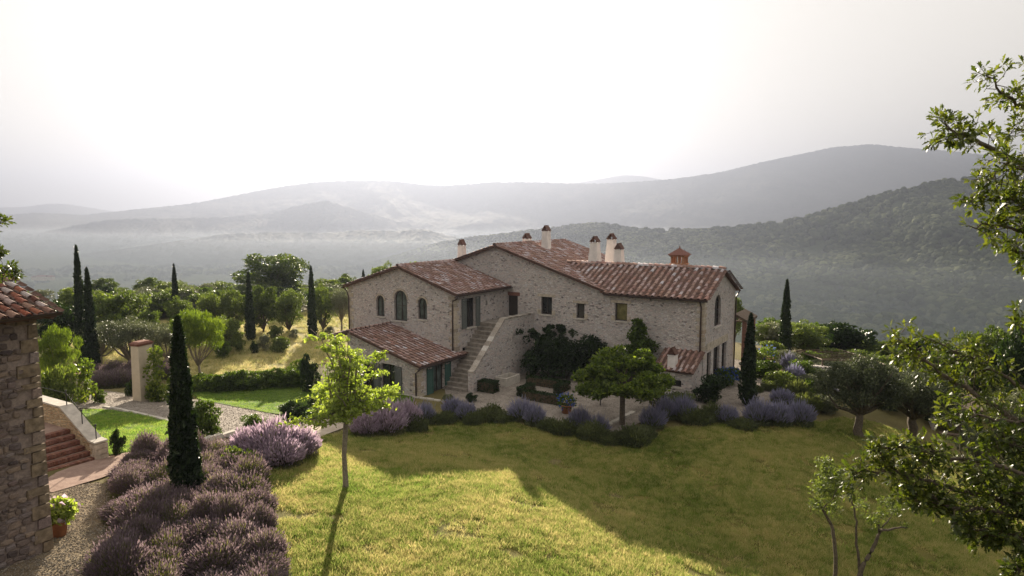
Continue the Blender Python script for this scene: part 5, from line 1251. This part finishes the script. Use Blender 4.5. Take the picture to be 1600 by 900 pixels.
def bed(lst, meshes, name, cat, group):
    for px, r, h, label in lst: spikes(meshes, hit(*px), r * (.85 if name == 'sage_bush' else 1), h * (rp.uniform(.75, 1.0) if name == 'sage_bush' else 1), name, label, cat, group)
bed([((392, 716), 1.0, 1.05, 'pale pink lavender clump, leftmost of the bright clumps by the path'), ((428, 718), 1.3, 1.35, 'tallest pale pink lavender clump before the stone path'), ((466, 716), 1.0, 1.1, 'pale lavender clump at the lawn edge end of the bright group'), ((440, 728), 1.0, .95, 'low front lavender clump of the bright group')], LVp, 'lavender_bush', 'lavender', 'bright lavender by the stone path')
bed([((572, 682), .9, 1.2, 'pale lavender clump right behind the lime tree trunk'), ((602, 680), 1.15, 1.5, 'broad pale lavender clump just right of the lime tree'), ((634, 672), 1.0, 1.35, 'pale lavender clump before the lean-to shutters')], LVp, 'lavender_bush', 'lavender', 'pale lavender right of the lime tree')
bed([((664, 660), .8, 1.2, 'blue sage before the downpipe of the lean-to'), ((708, 648), .9, 1.1, 'blue sage under the green door'), ((728, 655), .85, 1.1, 'blue sage at the foot of the outside stair'), ((815, 655), 1.0, 1.3, 'brightest blue sage in the middle of the lawn border'),
     ((835, 664), .8, 1.0, 'low blue sage right of the brightest one'), ((905, 672), .9, 1.1, 'blue sage before the blue flower pot'), ((1020, 668), 1.0, 1.1, 'blue sage right of the shade tree trunk'), ((1040, 655), .8, 1.2, 'blue sage near the bread oven, left one'), ((1068, 655), 1.0, 1.3, 'blue sage in front of the bread oven'),
     ((1135, 660), .9, 1.0, 'blue sage left of the right cypress'), ((1185, 662), 1.1, 1.3, 'blue sage just right of the right cypress'), ((1215, 664), 1.1, 1.3, 'blue sage in the wide clump at the lawn corner, middle'), ((1248, 664), 1.1, 1.25, 'blue sage at the far right corner of the lawn border'),
     ((1240, 600), .9, 1.3, 'mauve sage below the tallest right cypress'), ((1300, 622), .7, .8, 'small mauve clump on the bank above the lawn'), ((1232, 578), .8, 1.2, 'pinkish sage at the foot of the tallest right cypress'), ((1222, 630), .9, 1.0, 'blue sage on the bank between the two right cypresses'), ((935, 678), .8, .9, 'low blue sage left of the shade tree trunk')], SG, 'sage_bush', 'sage', 'blue sage along the lawn border')
gl = sorted([((650, 676), .8, .8), ((680, 662), .9, .8), ((698, 660), .8, .7), ((755, 658), 1., .75), ((785, 658), 1., .7), ((770, 652), .9, .7), ((858, 672), .9, .8), ((882, 678), .9, .75), ((925, 686), 1., .8), ((955, 692), 1.1, .8), ((990, 694), 1.2, .9), ((1005, 684), 1., .8), ((1090, 662), 1., .8), ((1112, 658), 1., .9), ((1160, 668), 1., .8), ((1262, 640), 1.1, 1.), ((1245, 620), 1.1, 1.), ((1275, 605), 1., 1.), ((1205, 610), 1., .9), ((1290, 640), .9, .7), ((1180, 612), .7, .6), ((740, 663), .8, .6)])
for i, (px, r, h) in enumerate(gl):
    spikes(GRN, hit(*px), r * rp.uniform(.75, 1.05), h * rp.uniform(.55, 1.05), 'border_plant', 'low green mound in the lawn border, ' + NUM[i] + ' from the left', 'plant', 'green mounds in the lawn border')
for i, (px, r, h) in enumerate(sorted([((165, 606), 1.1, .9), ((185, 604), 1.1, 1.), ((205, 600), 1.1, .9), ((150, 600), 1., .8), ((222, 598), 1., .9), ((180, 590), 1.2, 1.), ((255, 590), 1., .9), ((270, 580), 1., .9), ((140, 590), 1., .9), ((215, 586), 1.1, 1.)])):
    spikes(LV, hit(*px), r, h, 'lavender_bush', 'faded lavender beyond the gravel drive, ' + NUM[i] + ' from the left', 'lavender', 'faded lavender beyond the drive')
for px, top, w_, k, l in [((185, 712), 666, 26, 'd', 'small upright dark bush on the bright wedge lawn'), ((455, 640), 628, 40, 'g', 'white flowering low bush by the side lawn edge')]: shrub(px, top, w_, k, l)

# --- near small olives, bottom right
def gnarly(px, label, seed, paths, leaves, n, rad):
    b = hit(*px); rg_ = np.random.default_rng(seed); t = thing('olive_tree', label, 'olive tree', b, 0); mb = MB()
    for pth, r0, r1 in paths:
        P_ = [atY(x, y, b.y + dy) - b for x, y, dy in pth]; Q = []
        for i in range(len(P_) - 1):
            for k in range(4): Q.append(P_[i].lerp(P_[i + 1], k / 4) + Vector(rg_.normal(size=3)) * .012)
        Q.append(P_[-1]); mb.tube(Q, [r0 + (r1 - r0) * i / (len(Q) - 1) for i in range(len(Q))], 7)
    mb.obj('trunk', M_bark, t, True)
    bl = [(*(atY(x, y, b.y + dy) - b), r, 1.) for x, y, dy, r in leaves]; c, d = crown_pts(rg_, bl, n * 2, .15); leaf_obj('crown', c, d, .11, .035, L_olivegreen, rg_, t, droop=.4); return t
gnarly((1306, 925), 'sparse small olive with single bent trunk in the lower right lawn', 1,
       [([(1304, 925, 0), (1306, 880, 0), (1304, 840, 0), (1296, 815, .1), (1285, 795, .1), (1272, 776, .2)], .07, .035), ([(1290, 803, .1), (1300, 770, .3), (1302, 740, .3), (1296, 715, .2)], .03, .01), ([(1285, 795, .1), (1300, 780, -.2), (1315, 745, -.2)], .02, .006)],
       [(1295, 745, .2, .42), (1300, 770, .1, .42), (1282, 765, 0, .36), (1310, 755, -.1, .4), (1290, 725, .2, .3), (1300, 795, .1, .3), (1275, 790, 0, .25)], 1400, .1)
gnarly((1345, 925), 'forked small olive with two leaning stems, right of the single bent one', 2,
       [([(1335, 925, 0), (1350, 880, 0), (1366, 855, 0), (1374, 830, 0), (1400, 826, .1), (1418, 824, .2)], .085, .02), ([(1366, 855, 0), (1372, 842, .1), (1380, 822, .1), (1392, 808, .2), (1400, 790, .2)], .035, .01), ([(1345, 900, .1), (1338, 850, .2), (1338, 815, .2), (1332, 785, .3), (1328, 765, .3)], .05, .015), ([(1374, 830, 0), (1372, 815, 0)], .05, .03)],
       [(1378, 805, .1, .25), (1400, 798, .2, .22), (1330, 770, .3, .22), (1415, 822, .2, .14), (1385, 790, .1, .3), (1345, 790, .2, .3), (1365, 815, .1, .28)], 500, .1)

# --- near oak branches, right edge
rk = np.random.default_rng(31)
def oak_leaf_set(cs, ds, ns, L, rng):
    """lobed oak leaf: outline fan of 12 points, folded a little along the midrib"""
    prof = [(0, .02), (.2, .10), (.3, .05), (.42, .20), (.52, .09), (.66, .23), (.77, .10), (.88, .11), (1.0, 0)]
    up_ = prof; pts = [(x, y) for x, y in up_] + [(x, -y) for x, y in reversed(up_[:-1])]
    k = len(pts); n = len(cs); a = unit(ds); s_ = unit(np.cross(a, ns)); nn = np.cross(s_, a); Ls = L * rng.uniform(.65, 1.2, (n, 1))
    V = np.zeros((n, k, 3))
    for i, (x, y) in enumerate(pts): V[:, i] = cs + a * Ls * x + s_ * Ls * y + nn * Ls * (.35 * abs(y) - .12 * x * x)
    F1 = np.array([[0, 1, 16, 0]])
    # strips between upper and lower outline
    m = len(up_); tri = []
    for i in range(m - 2): tri.append((i, i + 1, k - 1 - i if i > 0 else k - 1, k - i if i > 0 else k - 1))
    q = []
    lower = lambda i: 0 if i == 0 else (m - 1 if i == m - 1 else k - i)
    for i in range(m - 1):
        a0, a1, b1, b0 = i, i + 1, lower(i + 1), lower(i)
        q.append((a0, a1, b1, b0))
    faces3 = np.array([[0, 1, lower(1)], [m - 2, m - 1, lower(m - 2)]]); faces4 = np.array([f for f in q[1:-1]])
    off = (np.arange(n) * k)[:, None, None]
    return V.reshape(-1, 3), [(faces4[None] + off).reshape(-1, 4), (faces3[None] + off).reshape(-1, 3)]
def oak_branch_tree(label, trunk_at, trunk_z, boughs, n_side, L, seed, name='oak_tree'):
    rng = np.random.default_rng(seed); t = thing(name, label, 'tree', Vector((trunk_at[0], trunk_at[1], g1(*trunk_at)))); o_ = t.location.copy(); mb = MB()
    tt = Vector((trunk_at[0], trunk_at[1], trunk_z)); mb.tube([Vector((0, 0, -.5)), (tt - o_) * .5 + Vector((.1, .1, 0)), tt - o_], [.42, .33, .24], 10)
    C, Dd, Nn = [], [], []
    def rosette(p, d, k):
        for _ in range(k):
            v = Vector(unit(np.array(d) * .9 + rng.normal(size=3) * .75)); C.append(tuple(p + v * rng.uniform(0, .04))); Dd.append(tuple(v)); Nn.append(tuple(unit(rng.normal(size=3) * .6 + np.array([0, 0, 1.]))))
    for pth, r0, dens, twl in boughs:
        P_ = [tt] + [atY(x, y, Y_) for x, y, Y_ in pth]; Q = []
        for i in range(len(P_) - 1):
            for k in range(5): Q.append(P_[i].lerp(P_[i + 1], k / 5) + Vector(rng.normal(size=3)) * (.02 if i else .05))
        Q.append(P_[-1]); m = len(Q); mb.tube([q - o_ for q in Q], [r0 * (1 - i / m) ** .8 + .004 for i in range(m)], 6)
        for j in range(int(dens)):
            f = rng.uniform(.22, 1) ** .8; i = min(m - 2, int(f * (m - 1))); q = Q[i].lerp(Q[i + 1], rng.random()); d = (Q[i + 1] - Q[i]).normalized()
            s_ = Vector(unit(np.array(d) * .8 + rng.normal(size=3) * .85 + np.array([0, 0, .05]))); L_ = twl * rng.uniform(.4, 1.15) * (1.15 - .6 * f)
            e = q + s_ * L_ + Vector((0, 0, -.06 * L_)); mdl = q.lerp(e, .5) + Vector(rng.normal(size=3)) * L_ * .08; mb.tube([q - o_, mdl - o_, e - o_], [.008, .005, .003], 3, False)
            for u in (.4, .6, .8): 
                x = q.lerp(mdl, u * 2) if u < .5 else mdl.lerp(e, u * 2 - 1)
                if rng.random() < .75:
                    s2 = Vector(unit(np.array(s_) * .6 + rng.normal(size=3) * .8)); y_ = x + s2 * L_ * .3; mb.tube([x - o_, y_ - o_], [.004, .002], 3, False); rosette(y_ - o_, s2, rng.integers(3, 6))
            rosette(e - o_, s_, rng.integers(4, 8))
        rosette(Q[-1] - o_, (Q[-1] - Q[-2]).normalized(), 7)
    mb.obj('trunk', M_bark, t, True); V, f = oak_leaf_set(np.array(C), np.array(Dd), np.array(Nn), L, rng); link('crown', mesh_arr('crown', V, f, L_near), t); print(label[:20], len(C)); return t
oak_branch_tree('near oak whose leafy branches enter the frame at the upper right', (13.5, 9.5), 13.5,
   [([(1700, 330, 10.2), (1600, 262, 9.6), (1530, 222, 9.2), (1505, 210, 9), (1482, 200, 8.9)], .05, 42, .42), ([(1680, 260, 10), (1610, 180, 9.8), (1570, 150, 9.6), (1540, 118, 9.5)], .04, 30, .42), ([(1700, 220, 10), (1640, 140, 10), (1600, 100, 10)], .03, 16, .4),
    ([(1700, 380, 10), (1620, 325, 9.5), (1570, 305, 9.3), (1500, 312, 9.2)], .035, 30, .45), ([(1700, 420, 10), (1610, 365, 9.4), (1560, 352, 9.2), (1512, 352, 9)], .035, 30, .42), ([(1690, 440, 9.8), (1610, 395, 9.5), (1582, 392, 9.4)], .03, 26, .4),
    ([(1700, 300, 9.6), (1620, 270, 9.2), (1575, 255, 9.1), (1550, 280, 9)], .035, 36, .5), ([(1720, 340, 9.4), (1640, 320, 9.2), (1590, 330, 9.1)], .03, 40, .5), ([(1700, 240, 10.2), (1630, 210, 10), (1585, 200, 9.9)], .03, 24, .45)], 0, .115, 1)
oak_branch_tree('near oak whose long leafy boughs reach in at the lower right', (12.5, 7.0), 10.2,
   [([(1760, 760, 8.6), (1640, 690, 9), (1560, 640, 9.4), (1480, 590, 9.8), (1430, 550, 10), (1398, 522, 10)], .055, 64, .5), ([(1680, 660, 9.2), (1590, 600, 9.6), (1520, 560, 10), (1440, 525, 10.2)], .035, 46, .45), ([(1700, 640, 9.4), (1640, 570, 9.6), (1590, 510, 9.8), (1585, 490, 9.8)], .02, 14, .3),
    ([(1700, 800, 8), (1600, 790, 8.2), (1530, 775, 8.4), (1450, 750, 8.6), (1390, 735, 8.8), (1335, 738, 8.9)], .05, 84, .5), ([(1700, 780, 8), (1600, 740, 8.2), (1500, 715, 8.5), (1430, 702, 8.8), (1370, 698, 8.9)], .04, 66, .45), ([(1640, 820, 8), (1560, 800, 8.1), (1480, 790, 8.3), (1425, 780, 8.5)], .03, 50, .45),
    ([(1700, 740, 8.2), (1620, 700, 8.4), (1560, 690, 8.6)], .035, 50, .5), ([(1700, 880, 7.6), (1620, 850, 7.8), (1560, 835, 8), (1520, 825, 8.1)], .03, 46, .4), ([(1720, 920, 7.6), (1630, 890, 7.7), (1585, 885, 7.8)], .03, 28, .35), ([(1680, 690, 8.6), (1600, 660, 8.8), (1530, 650, 9), (1490, 650, 9.1)], .03, 22, .4),
    ([(1740, 820, 7.8), (1660, 780, 7.9), (1590, 770, 8)], .03, 50, .5)], 0, .115, 2)
oak_branch_tree('tree tip of lobed leaves hanging in at the left edge above the tiled roof', (-12.5, 13.0), 12.0, [([(-60, 380, 13.5), (-20, 365, 13.6), (2, 345, 13.6)], .03, 16, .5), ([(-60, 430, 13.6), (-10, 420, 13.6), (22, 420, 13.6)], .03, 14, .4), ([(-40, 400, 13.5), (-5, 392, 13.5)], .03, 8, .4)], 0, .13, 3)

# --- grass
def tuft(rng, n, h, w_, sp, mat):
    a = rng.random(n) * 6.283; r = rng.random(n) ** .5 * sp; b = np.column_stack([np.cos(a) * r, np.sin(a) * r, np.full(n, -.01)]); s_ = rng.random(n) * 6.283; sv = np.column_stack([np.cos(s_), np.sin(s_), np.zeros(n)]) * w_
    tip = b + np.column_stack([rng.normal(size=n) * h * .5, rng.normal(size=n) * h * .5, h * rng.uniform(.6, 1.2, n)])
    V = np.stack([b - sv, b + sv, tip], 1).reshape(-1, 3); return mesh_arr('tuft', V, [np.arange(n * 3).reshape(n, 3)], mat)
def grass(name, poly, density, h, mat, seed, big=0):
    rng = np.random.default_rng(seed); P_ = np.array(poly); x0, y0 = P_.min(0); x1, y1 = P_.max(0); n = int((x1 - x0) * (y1 - y0) * density)
    x = rng.uniform(x0, x1, n); y = rng.uniform(y0, y1, n); k = inside(poly, x, y); x, y = x[k], y[k]
    k = fbm(x * .9, y * .9, 71, 3) > rng.uniform(.22, .52, len(x)); x, y = x[k], y[k]
    return scatter(name, np.column_stack([x, y, G(x, y) + .03]), [tuft(rng, 40 if big else 16, h, .008, .2 if big else .11, mat) for _ in range(3)], .5, 1.6, .25, seed)
vis = [p for p in LAWN]
grass('lawn_grass', LAWN, 240, .095, M_grass, 1)
grass('lawn_tufts', LAWN, 7, .14, M_grass, 8, big=1)
grass('lawn_clover', smoothpoly(H2((488, 748), (555, 728), (640, 738), (705, 762), (610, 790), (520, 778)), 2), 90, .10, M_grass2, 9)
grass('lawn_clover', smoothpoly(H2((400, 735), (470, 712), (520, 722), (500, 742), (440, 765), (425, 800)), 2), 70, .10, M_grass2, 10)
grass('side_lawn_grass', smoothpoly(lawn2_poly, 1), 60, .08, M_grass2, 2)
grass('wedge_lawn_grass', smoothpoly(wedge_poly, 1), 110, .08, M_grass2, 3)
grass('field_grass', smoothpoly(field_poly, 1), 14, .22, M_grass3, 4)
# rough grass on the slopes around the lawn
rim = [(-9, 12), (30, 10), (60, 40), (58, 60), (30, 58), (27, 36), (24, 22), (16, 14), (10, 13), (-6.0, 14)]
grass('rough_grass', rim, 40, .12, M_grass, 5)
def pebble(seed):
    rng = np.random.default_rng(seed); a = np.arange(5) * 6.283 / 5; r = rng.uniform(.7, 1, 5)
    me = bpy.data.meshes.new('pebble'); me.from_pydata([(math.cos(t) * q, math.sin(t) * q, 0) for t, q in zip(a, r)] + [(.1, 0, .6)], [], [(i, (i + 1) % 5, 5) for i in range(5)]); me.materials.append(M_pebble); return me
PB = [pebble(i) for i in range(3)]
def pebbles(name, poly, density, smin, smax, seed):
    rng = np.random.default_rng(seed); P_ = np.array(poly); x0, y0 = P_.min(0); x1, y1 = P_.max(0); n = int((x1 - x0) * (y1 - y0) * density)
    x = rng.uniform(x0, x1, n); y = rng.uniform(y0, y1, n); k = inside(poly, x, y); x, y = x[k], y[k]; scatter(name, np.column_stack([x, y, G(x, y) + .03]), PB, smin, smax, .3, seed)
pebbles('yard_pebbles', H2((60, 770), (100, 764), (150, 754), (185, 760), (180, 820), (190, 900)) + [(-7.5, 13), (-14, 12), (-15, 18)], 420, .012, .038, 21)
pebbles('terrace_pebbles', terr_poly, 60, .02, .05, 22)
pebbles('drive_pebbles', H2((90, 605), (215, 618), (345, 630), (440, 650), (440, 700), (385, 690), (280, 664), (200, 648), (90, 640)), 70, .02, .05, 23)
print('all', time.time() - T0)
